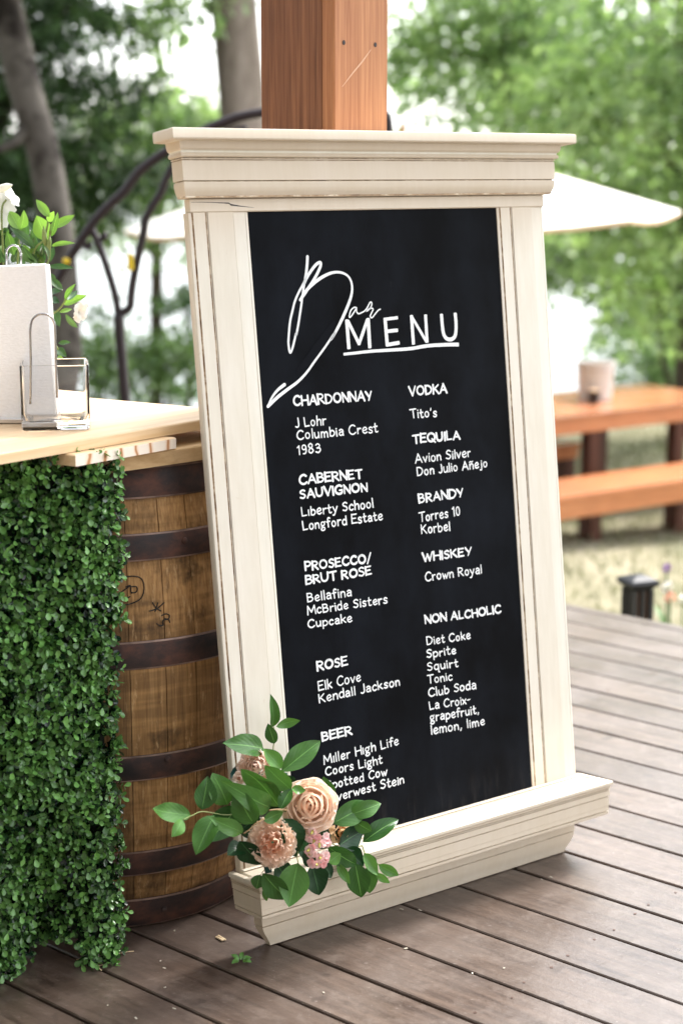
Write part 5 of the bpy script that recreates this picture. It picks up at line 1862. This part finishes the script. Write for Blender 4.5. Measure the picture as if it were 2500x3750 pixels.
for u, v, w, h in ((780, 730, 58, 165), (120, 718, 70, 60)):
    mb = MB()
    p = Z4([(u, v)], AY - 0.03)[0]
    a, b = w / 2.8 / FPX * AY / 2, h / 2.8 / FPX * AY / 2
    mb.box(p.x - a, p.x + a, p.y - .006, p.y + .006, p.z - b, p.z + b, 0, .5, None, .004)
    mb.build('yellow_tag', M['yellow'], arbor)

# ------------------------------------------------------------------ patio umbrella
UY = 10.95
uc = Vector(((1470 - 1250) / FPX * UY * 1.0, UY, ground_z(0.4, UY)))
umb = empty('patio_umbrella', tuple(uc))
tag(umb, 'ivory canvas patio umbrella open on the lawn behind the sign', 'umbrella')
URAD, EZ, APX = 1.78, 1.120 - uc.z, 1.66 - uc.z
TILT = math.tan(R(1.9))
mb = MB()
vs, fs, ms = [], [], []
ns = 8
NR = 6
for i in range(NR + 1):
    t = i / NR
    for k in range(ns * 4):
        a = 2 * math.pi * k / (ns * 4)
        q = (k % 4) / 4
        chord = math.cos(math.pi / ns) / math.cos((q - .5) * 2 * math.pi / ns) if True else 1
        r_ = URAD * t * chord
        sag = 0.03 * t * math.sin(math.pi * q)
        x, y = r_ * math.cos(a), r_ * math.sin(a)
        vs.append((x, y, APX - (APX - EZ) * (t ** 1.06) - sag + x * TILT))
n4 = ns * 4
for i in range(NR):
    for k in range(n4):
        fs.append((i * n4 + k, i * n4 + (k + 1) % n4, (i + 1) * n4 + (k + 1) % n4, (i + 1) * n4 + k)); ms.append(0)
b0 = len(vs)
for k in range(n4):
    p = vs[NR * n4 + k]
    vs.append((p[0] * .997, p[1] * .997, p[2] - 0.026))
for k in range(n4):
    fs.append((NR * n4 + k, NR * n4 + (k + 1) % n4, b0 + (k + 1) % n4, b0 + k)); ms.append(1)
mb.add(vs, fs, ms)
cn = mb.build('canopy', [M['canvas'], M['canvas_hem']], umb)
for k in range(ns):
    a = 2 * math.pi * k / ns
    mb = MB()
    x, y = math.cos(a), math.sin(a)
    mb.tube([(x * .05, y * .05, APX - .05), (x * URAD * .98, y * URAD * .98, EZ - .014 + x * URAD * TILT)], 0.010, 6)
    mb.tube([(x * .05, y * .05, APX - .62), (x * URAD * .5, y * URAD * .5, (APX + EZ) / 2 - .03)], 0.008, 6)
    mb.build('rib', M['pole_wood'], umb)
mb = MB()
mb.tube([(0, 0, 0.05), (0, 0, APX + .02)], 0.024, 12)
mb.tube([(0, 0, APX), (0, 0, APX + .05), (0, 0, APX + .09)], [.018, .026, .006], 10)
mb.build('pole', M['pole_wood'], umb)
mb = MB()
mb.lathe([(0, 0), (.26, 0), (.26, .05), (.06, .09), (.05, .30), (.026, .30)], 24)
mb.build('base', M['black'], umb)

# ------------------------------------------------------------------ picnic table and benches
TO = on_z(2035, 1528, -0.145); TO.z = 0
T1 = on_z(2500, 1477, -0.145) - TO; T1.z = 0; T1.normalize()
T2 = Vector((-T1.y, T1.x, 0))


def s_at(u, d):
    """how far along the table a point at depth d shows in column u"""
    k = (u - 1250) / FPX / CP * 1.0
    p = TO + T2 * d
    # x = k * (y*CP + (CAM_H + 0.4) * SP) * CP
    g = lambda s: (p.x + T1.x * s) - (u - 1250) / FPX * ((p.y + T1.y * s) * CP + (CAM_H + 0.35) * SP)
    lo, hi = -3.0, 4.0
    for _ in range(60):
        m = (lo + hi) / 2
        if (g(m) < 0) == (g(hi) < 0): hi = m
        else: lo = m
    return m


tz = ground_z(1.6, 11.5)


def timber(name, label, cat, s0, s1, d0, d1, ztop, th, ap, legs, group=None, boards=6):
    o_ = TO + T1 * s0 + T2 * d0
    rt = empty(name, (o_.x, o_.y, tz), math.atan2(T1.y, T1.x))
    tag(rt, label, cat, group)
    L, D, H = s1 - s0, d1 - d0, ztop - tz
    mb = MB()
    bw = D / boards
    r_ = random.Random(int(L * 100 + D * 10))
    for k in range(boards):
        mb.box(0, L, k * bw + .003, (k + 1) * bw - .003, H - th, H, 0, r_.random(), None, .003)
    mb.build('seat' if cat == 'bench' else 'tabletop', M['table_wood'], rt)
    mb = MB()
    mb.box(.02, L - .02, .012, .05, H - th - ap, H - th - .001, 0, .5, None, .002)
    mb.box(.02, L - .02, D - .05, D - .012, H - th - ap, H - th - .001, 0, .5, None, .002)
    mb.box(.02, .058, .052, D - .052, H - th - ap, H - th - .001, 0, .5, None, .002)
    mb.box(L - .058, L - .02, .052, D - .052, H - th - ap, H - th - .001, 0, .5, None, .002)
    mb.build('apron', M['table_wood'], rt)
    for s in legs:
        for dd in (((D / 2 - .06, D / 2 + .06),) if cat == 'bench' else ((.055, .145), (D - .145, D - .055))):
            mb = MB()
            gz = ground_z((o_ + T1 * (s - s0) + T2 * dd[0]).x, (o_ + T1 * (s - s0) + T2 * dd[0]).y) - tz - .02
            mb.box(s - s0 - .045, s - s0 + .045, dd[0], dd[1], gz, H - th - .002, 0, .5, None, .003)
            mb.build('leg', M['table_dark'], rt)
    return rt


timber('picnic_table', 'orange stained cedar picnic table on the lawn under a bucket', 'table', -0.75, 1.75, 0.0, 0.96, -0.145, .040, .088, (-.55, s_at(2160, .10), s_at(2472, .10)), None, 7)
timber('bench', 'orange cedar bench on the near side of the picnic table', 'bench', -0.85, 1.75, -0.80, -0.34, -0.475, .040, .108, (s_at(2165, -.57), s_at(2478, -.57), 1.5), 'picnic benches', 4)
timber('bench', 'orange cedar bench half tucked under the far side of the table', 'bench', -0.6, s_at(2132, .66), 0.66, 1.06, -0.475, .036, .075, (-.4, s_at(2072, .86)), 'picnic benches', 4)
bk = on_z(2176, 1462, -0.145)
bucket = empty('pale_bucket', (bk.x, bk.y, -0.144))
tag(bucket, 'pale pinkish metal bucket standing on the picnic table', 'bucket')
mb = MB()
mb.lathe([(0, .002), (.112, .002), (.116, .010), (.132, .255), (.137, .262), (.137, .270), (.131, .270), (.127, .250), (.110, .03), (0, .03)], 36)
sharp(mb.build('pail', M['galv'], bucket), 35)
mb = MB()
mb.tube([Vector((.138 * math.cos(t), 0, .235)) + Vector((0, .138 * math.sin(t), -.02 * abs(math.sin(t)))) for t in np.linspace(math.pi, 2 * math.pi, 16)], .003, 6)
mb.build('handle', M['chrome'], bucket)
cu = on_z(2172, 1478, -0.145)
cup = empty('candle_cup', (cu.x, cu.y, -0.144))
tag(cup, 'small black cup with a peach candle before the bucket', 'candle')
mb = MB()
mb.lathe([(0, 0), (.032, 0), (.045, .078), (.048, .085), (.044, .085), (.038, .075), (0, .075)], 24)
sharp(mb.build('holder', M['black'], cup), 35)
mb = MB()
mb.lathe([(0, .076), (.035, .076), (.035, .096), (.02, .10), (0, .10)], 20)
mb.build('candle', M['canvas_hem'], cup)

# ------------------------------------------------------------------ lamp and flowers just past the deck edge
lp = Vector(((2366 - 1250) / FPX * 5.84, 5.84, 0))
lz = ground_z(lp.x, lp.y)
lamp = empty('garden_lamp', (lp.x, lp.y, lz), R(20))
tag(lamp, 'black garden lamp with a flared cap at the deck edge', 'garden lamp')
top = 0.020 - lz
mb = MB()


def sq(h, z): return [(-h, -h, z), (h, -h, z), (h, h, z), (-h, h, z)]


vs = sq(.032, top - .052) + sq(.040, top - .044) + sq(.054, top - .030) + sq(.057, top - .022) + sq(.050, top - .012) + sq(.026, top - .002) + sq(.004, top + .003)
fs = [(i * 4 + k, i * 4 + (k + 1) % 4, (i + 1) * 4 + (k + 1) % 4, (i + 1) * 4 + k) for i in range(6) for k in range(4)] + [(3, 2, 1, 0), (24, 25, 26, 27)]
mb.add(vs, fs)
mb.build('cap', M['blue_black'], lamp)
mb = MB()
for x in (-.033, .033):
    for y in (-.033, .033):
        mb.box(x - .009, x + .009, y - .009, y + .009, top - .19, top - .049)
for s in (0, 1):
    for q in (-.035, .035):
        if s: mb.box(-.008, .008, q - .006, q + .006, top - .19, top - .049)
        else: mb.box(q - .006, q + .006, -.008, .008, top - .19, top - .049)
mb.box(-.042, .042, -.042, .042, top - .22, top - .19)
mb.box(-.018, .018, -.018, .018, 0, top - .22)
mb.build('frame', M['black'], lamp)
mb = MB()
mb.box(-.027, .027, -.027, .027, top - .189, top - .052)
mb.build('pane', M['amber'], lamp)


def garden_flower(name, label, u, v, y, r_, m, n, cat='flower'):
    p = at(u, v, y)
    gz = ground_z(p.x, p.y)
    o = empty(name, (p.x, p.y, gz))
    tag(o, label, cat)
    h = p.z - gz
    mb = MB()
    mb.tube([(0, 0, 0), (.012, 0, h * .5), (0, 0, h)], .004, 6)
    for k in range(7):
        a = k * 2.4
        z = h * (.1 + .1 * k)
        leaf(mb, (0, 0, z), (.10 * math.cos(a), .10 * math.sin(a), z + .07), .03, (0, 0, 1), .3, .1, .5, 0, .9, 0, None, 5)
    mb.build('stem', M['shrub'], o, True)
    mb = MB()
    r2 = random.Random(n)
    for k in range(n):
        d = Vector((r2.gauss(0, 1), r2.gauss(0, 1), r2.gauss(0, 1))).normalized()
        petal(mb, Vector((0, 0, h)) + d * r_ * .35, d.orthogonal(), d, r_ * .75, r_ * .5, .2, .3, r2.random(), 0, 3, 3)
    mb.build('bloom', m, o, True)


garden_flower('allium', 'round purple flower head behind the black garden lamp', 2440, 2080, 6.37, .020, M['allium'], 40)
garden_flower('garden_bloom', 'pale blossom standing upright beside the black garden lamp', 2440, 2150, 6.18, .026, M['canvas'], 30)
garden_flower('garden_bloom', 'red and cream blossom low beside the black lamp', 2452, 2188, 6.10, .024, M['peach'], 30)
garden_flower('garden_bloom', 'white blossom at the deck edge nearest the frame edge', 2498, 2190, 6.10, .020, M['white_petal'], 24)

# ------------------------------------------------------------------ trees
LT = np.array([(0, 0, 0), (-.36, .42, .05), (0, 1, -.08), (.36, .42, .05), (0, .45, -.03)])
LF = [(0, 4, 1), (1, 4, 2), (2, 4, 3), (3, 4, 0)]
HT = np.array([(-.10, 0, 0), (.10, 0, 0), (.13, .6, 0), (0, 1, -.05), (-.13, .6, 0)])
HF = [(0, 1, 2, 3, 4)]


def crown(name, parent, origin, blobs, m, leaf_len, spread, seed, needle=False, per=14, flat=.55, tmean=.5):
    g = np.random.default_rng(seed)
    P, Dv, Nv, T, Sc = [], [], [], [], []
    for (c, r, n) in blobs:
        c = np.array(c) - np.array(origin); r = np.array(r, float)
        k = g.normal(size=(n, 3)); k /= np.linalg.norm(k, axis=1, keepdims=True)
        cl = c + k * (g.uniform(0, 1, (n, 1)) ** 0.42) * r
        od = k * np.array([1, 1, .35]) + np.array([0, 0, -.25]) + g.normal(0, .25, (n, 3))
        od /= np.linalg.norm(od, axis=1, keepdims=True)
        ct = g.normal(tmean + g.normal(0, .14), .25, n)
        t = g.uniform(-1, 1, (n, per, 1))
        pos = cl[:, None] + od[:, None] * t * spread * 1.2 + g.normal(0, 1, (n, per, 3)) * spread * np.array([.42, .42, .42 * flat])
        d = od[:, None] + g.normal(0, .75, (n, per, 3)) + np.array([0, 0, -.25])
        nv = np.array([0, 0, 1.0]) + g.normal(0, .42, (n, per, 3))
        P.append(pos.reshape(-1, 3)); Dv.append(d.reshape(-1, 3)); Nv.append(nv.reshape(-1, 3))
        T.append(np.clip(ct[:, None] + g.normal(0, .14, (n, per)), 0, 1).ravel())
        Sc.append((g.uniform(.65, 1.25, (n, per)) * leaf_len).ravel())
    P, Dv, Nv, T, Sc = map(np.concatenate, (P, Dv, Nv, T, Sc))
    return scatter_mesh(name, HT if needle else LT, HF if needle else LF, P, frames(Dv, Nv), Sc, T, m, parent, False)


def tree(label, cat, base, path, radii, limbs, bark, blobs, m, ll, spread, seed, group=None, name='tree', **kw):
    gz = ground_z(base[0], base[1])
    b = Vector((base[0], base[1], gz))
    o = empty(name, tuple(b))
    tag(o, label, cat, group)
    mb = MB()
    pts = [Vector(p) - b for p in path]
    pts = [Vector(q) for q in catmull([tuple(p) for p in pts], 6)]
    n = len(pts)
    rr = [float(np.interp(i / (n - 1), np.linspace(0, 1, len(radii)), radii)) for i in range(n)]
    mb.tube(pts, rr, 14)
    for lm, r_ in limbs:
        q = [Vector(p) - b for p in lm]
        q = [Vector(x) for x in catmull([tuple(p) for p in q], 5)]
        mb.tube(q, [r_ * (1 - .75 * i / (len(q) - 1)) for i in range(len(q))], 8)
    if path:
        mb.build('trunk', bark, o, True)
    crown('crown', o, b, blobs, m, ll, spread, seed, **kw)
    return o


def auto_limbs(path, blobs, seed, r=.03):
    g = random.Random(seed)
    out = []
    for c, rad, n in blobs:
        c = Vector(c)
        # start on the trunk a bit below the blob
        best = min((Vector(p) for p in path), key=lambda p: abs(p.z - (c.z - .5)))
        m_ = best.lerp(c, .5) + Vector((g.uniform(-.2, .2), g.uniform(-.2, .2), g.uniform(0, .3)))
        out.append(([best, m_, c], r))
        for _ in range(3):
            e = c + Vector((g.uniform(-1, 1) * rad[0], g.uniform(-1, 1) * rad[1], g.uniform(-.7, .7) * rad[2])) * .8
            out.append(([m_.lerp(c, g.uniform(.2, .9)), m_.lerp(e, .7) + Vector((0, 0, .1)), e], r * .45))
    return out


A3 = lambda u, v, y: tuple(at(u, v, y * KD))
far = lambda u, v, y: at(u, v, y * KD)
# right: two maples and a further tree
bl = [(A3(2450, 250, 18.2), (1.0, 1.0, .75), 127), (A3(2150, 420, 18.8), (.85, .9, .6), 112), (A3(2500, 800, 18.4), (.75, .9, .6), 97), (A3(2250, 760, 19.4), (.7, .8, .5), 82), (A3(2420, 1060, 19.2), (.55, .7, .42), 60),
      (A3(2350, -350, 18.6), (1.4, 1.3, .9), 127), (A3(2800, 300, 18.6), (1.0, 1.2, 1.3), 97)]
path = [(3.05, 14.668, -1.0), (3.0, 14.668, 1.0), (2.85, 14.591, 2.6), (2.8, 14.514, 4.5)]
tree('light green maple with low drooping boughs above the picnic table', 'tree', (3.05, 14.668), path, [.14, .11, .08, .03], auto_limbs(path, bl, 1, .035), M['bark_dark'], bl, M['maple'], .105, .22, 31, 'trees by the lake', tmean=.6)
bl = [(A3(1600, 80, 21), (.75, .9, .45), 75), (A3(1850, 330, 21.5), (.85, .9, .5), 120), (A3(1650, 590, 22), (.7, .8, .30), 75), (A3(1560, 330, 22.5), (.5, .7, .28), 24), (A3(1950, 50, 21), (.8, .9, .5), 95), (A3(1500, 200, 21), (.45, .6, .25), 34),
      (A3(1800, -450, 21), (1.5, 1.4, .9), 150), (A3(1980, 640, 21.5), (.6, .7, .45), 80), (A3(1560, 640, 22), (.5, .6, .18), 40)]
path = [(1.52, 16.366, -1.6), (1.55, 16.366, .6), (1.53, 16.289, 2.4), (1.50, 16.212, 4.6)]
tl = [([far(1838, 330, 21.1), far(1850, 150, 21.0), far(1920, 60, 21.0), far(1990, -60, 20.9)], .035)]
tree('slim dark trunked maple with gaps of sky left of the drooping one', 'tree', (1.52, 16.366), path, [.07, .055, .045, .02], auto_limbs(path, bl, 2, .022) + tl, M['bark_dark'], bl, M['maple'], .10, .22, 32, 'trees by the lake', tmean=.45)
bl = [(A3(2050, 850, 25), (.9, 1.0, .55), 110), (A3(2300, 300, 26), (1.6, 1.3, 1.2), 260), (A3(2440, 1150, 24.5), (.8, .9, .55), 110), (A3(1900, 150, 26), (1.3, 1.2, .9), 130), (A3(2200, -500, 26), (2.4, 1.6, 1.2), 200), (A3(2020, 1010, 25), (.5, .8, .28), 26), (A3(2180, 960, 25), (.45, .8, .3), 34)]
path = [(3.9, 20.072, -3.2), (3.8, 20.072, 0), (3.6, 20.072, 3), (3.5, 20.072, 5.5)]
tree('tall mid green tree on the bank behind the two maples', 'tree', (3.9, 20.072), path, [.2, .16, .1, .03], auto_limbs(path, bl, 3, .04), M['bark_dark'], bl, M['oak'], .13, .28, 33, 'trees by the lake', tmean=.55)
# left: the grey trunk, the leaning birch, the hemlock, a leafy tree
path = [(-.46 + .02, 12.352, -1.0), A3(962, 1100, 16), A3(898, 480, 16), A3(855, 0, 16), A3(800, -620, 16), A3(760, -1100, 16)]
bl = [(A3(640, 40, 16.3), (.55, .8, .22), 26), (A3(560, -350, 16.5), (1.2, 1.2, .6), 120), (A3(1000, -700, 16), (1.6, 1.5, .8), 150), (A3(500, 130, 16.6), (.35, .6, .2), 18)]
tree('thick grey trunk rising straight behind the cedar post', 'tree', (-.44, 12.352), path, [.205, .178, .172, .168, .16, .14], [], M['bark_grey'], bl, M['oak'], .09, .2, 34, 'trees by the lake', tmean=.4)
path = [far(245, 1900, 12), far(238, 1300, 12), far(215, 900, 12), far(165, 580, 12), far(120, 420, 12), far(75, 250, 12), far(30, 60, 12), far(-30, -200, 12), far(-120, -600, 12)]
bl = [(tuple(far(-200, -500, 12)), (.9, .9, .5), 60), (tuple(far(250, -420, 12.2)), (.8, .8, .3), 50)]
tree('leaning birch with dark and pale bark at the left', 'tree', (path[0].x, 9.264), [(path[0].x, 9.264, -1.0)] + path, [.10, .098, .095, .092, .088, .088, .09, .09, .085, .07], [([far(120, 420, 12), far(60, 520, 11.9), far(-60, 560, 11.8)], .05)], M['bark_birch'], bl, M['oak'], .07, .16, 35, 'trees by the lake', tmean=.3)
bl = [(A3(120, 130, 15.6), (.75, .8, .38), 96), (A3(230, 40, 16), (.5, .8, .25), 79), (A3(220, 350, 16), (.45, .8, .22), 54), (A3(60, 420, 15.5), (.5, .8, .5), 79), (A3(280, 560, 16.3), (.42, .8, .24), 54), (A3(60, 640, 15.8), (.5, .8, .35), 67),
      (A3(470, 640, 16.5), (.42, .7, .20), 33), (A3(100, 800, 16), (.55, .8, .3), 63), (A3(470, 330, 16.5), (.42, .7, .17), 23), (A3(100, -350, 15.8), (1.3, 1.3, .7), 109), (A3(-250, 400, 15.6), (.6, .8, 1.5), 92), (A3(280, 740, 16.4), (.5, .7, .2), 37)]
path = [(-2.55, 12.198, -1.0), (-2.5, 12.198, 1.5), (-2.45, 12.198, 3.6), (-2.45, 12.198, 6)]
tree('dark feathery hemlock behind the birch at the left', 'tree', (-2.55, 12.198), path, [.16, .12, .08, .02], auto_limbs(path, bl, 5, .022), M['bark_dark'], bl, M['hemlock'], .085, .17, 36, 'trees by the lake', needle=True, per=24, flat=.3, tmean=.5)
bl = [(A3(560, 420, 19.5), (.55, .8, .24), 56), (A3(700, 400, 19.5), (.42, .7, .20), 44), (A3(620, 590, 20), (.6, .8, .30), 84), (A3(480, 700, 20), (.5, .8, .26), 64), (A3(400, 480, 20), (.4, .7, .2), 34), (A3(720, 860, 20), (.40, .6, .22), 40), (A3(330, 850, 20), (.4, .6, .25), 44), (A3(690, 560, 20), (.35, .6, .24), 44)]
path = [(-1.75, 15.672, -1.2), (-1.7, 15.672, .6), (-1.65, 15.594, 2.0), (-1.6, 15.594, 3.0)]
tree('small leafy tree beside the grey trunk with lake behind', 'tree', (-1.75, 15.672), path, [.07, .055, .035, .01], auto_limbs(path, bl, 6, .018), M['bark_dark'], bl, M['maple'], .085, .19, 37, 'trees by the lake', tmean=.4)
# unseen dense hemlocks added left of the deck to block the sky light there
for k, (x_, y_) in enumerate(((-4.6, 3.2), (-5.4, 7.6))):
    gz = ground_z(x_, y_)
    path = [(x_, y_, gz), (x_ + .05, y_, 2), (x_, y_ + .05, 5), (x_, y_, 8)]
    bl = [((x_, y_, z_), (1.9 * (1.15 - z_ / 9), 1.9 * (1.15 - z_ / 9), .8), 120) for z_ in (.6, 1.8, 3.0, 4.2, 5.4, 6.6)]
    tree(('unseen hemlock added close beside the left deck end to block sky', 'unseen hemlock added further back on the left to block sky')[k], 'tree', (x_, y_), path, [.18, .14, .09, .02], auto_limbs(path, bl, 60 + k, .02), M['bark_dark'], bl, M['hemlock'], .16, .26, 61 + k, 'trees by the lake', needle=True, per=26, flat=.35)
# shrubs on the bank
for i, (lb, u, v, y, r, n, t_) in enumerate((('bushy green shrub on the bank right below the umbrella left edge', 600, 1310, 19, (.55, .5, .26), 110, .55), ('low shrub on the bank beside the leaning birch trunk', 360, 1330, 18.5, (.42, .5, .5), 110, .3),
                                             ('dark shrub sprig against the lake beside the cream frame', 680, 1110, 19.5, (.28, .4, .15), 26, .3), ('shrub on the shore at the lowest gap above the counter', 640, 1440, 20.5, (.5, .4, .1), 26, .4),
                                             ('dense green shrub behind the right end of the picnic table', 2440, 1330, 22.5, (.8, .6, .38), 110, .5))):
    c = far(u, v, y)
    gz = ground_z(c.x, c.y)
    b = Vector((c.x, c.y, gz))
    bl = [(tuple(c), r, n)]
    st_ = [Vector((c.x, c.y, gz - .05)), Vector((c.x + .03, c.y, (gz + c.z) / 2)), Vector((c.x, c.y, c.z))]
    tree(lb, 'shrub', (c.x, c.y), st_, [.02, .016, .008], auto_limbs(st_, bl, 40 + i, .010), M['bark_dark'], bl, M['shrub'], .075, .15, 50 + i, 'shrubs on the bank', 'shrub', tmean=t_)
# ------------------------------------------------------------------ grass on the lawn
g = np.random.default_rng(2)
n = 42000
x = g.uniform(-4.5, 5.5, n); y = g.uniform(5.5, 16.5, n)
off = (x * DN.x + y * DN.y) < T_EDGE - 0.03
x, y = x[off], y[off]
z = np.array([ground_z(a, b) for a, b in zip(x, y)])
n = len(x)
cl = np.array([noise.noise(Vector((a * .9, b * .9, 0))) for a, b in zip(x, y)])
d = np.stack([g.normal(0, .5, n), g.normal(0, .5, n), np.ones(n)], 1)
nv = np.stack([g.normal(0, 1, n), g.normal(0, 1, n), np.full(n, .2)], 1)
gt = np.array([(-.09, 0, 0), (.09, 0, 0), (.05, .6, .05), (0, 1, .16), (-.05, .6, .05)])
gr = scatter_mesh('grass', gt, [(0, 1, 2, 3, 4)], np.stack([x, y, z - .005], 1), frames(d, nv), g.uniform(.03, .08, n) * (1 - .3 * cl), np.clip(.55 + .5 * cl + g.normal(0, .15, n), 0, 1), M['grass'], None, False)
tag(gr, kind='stuff')
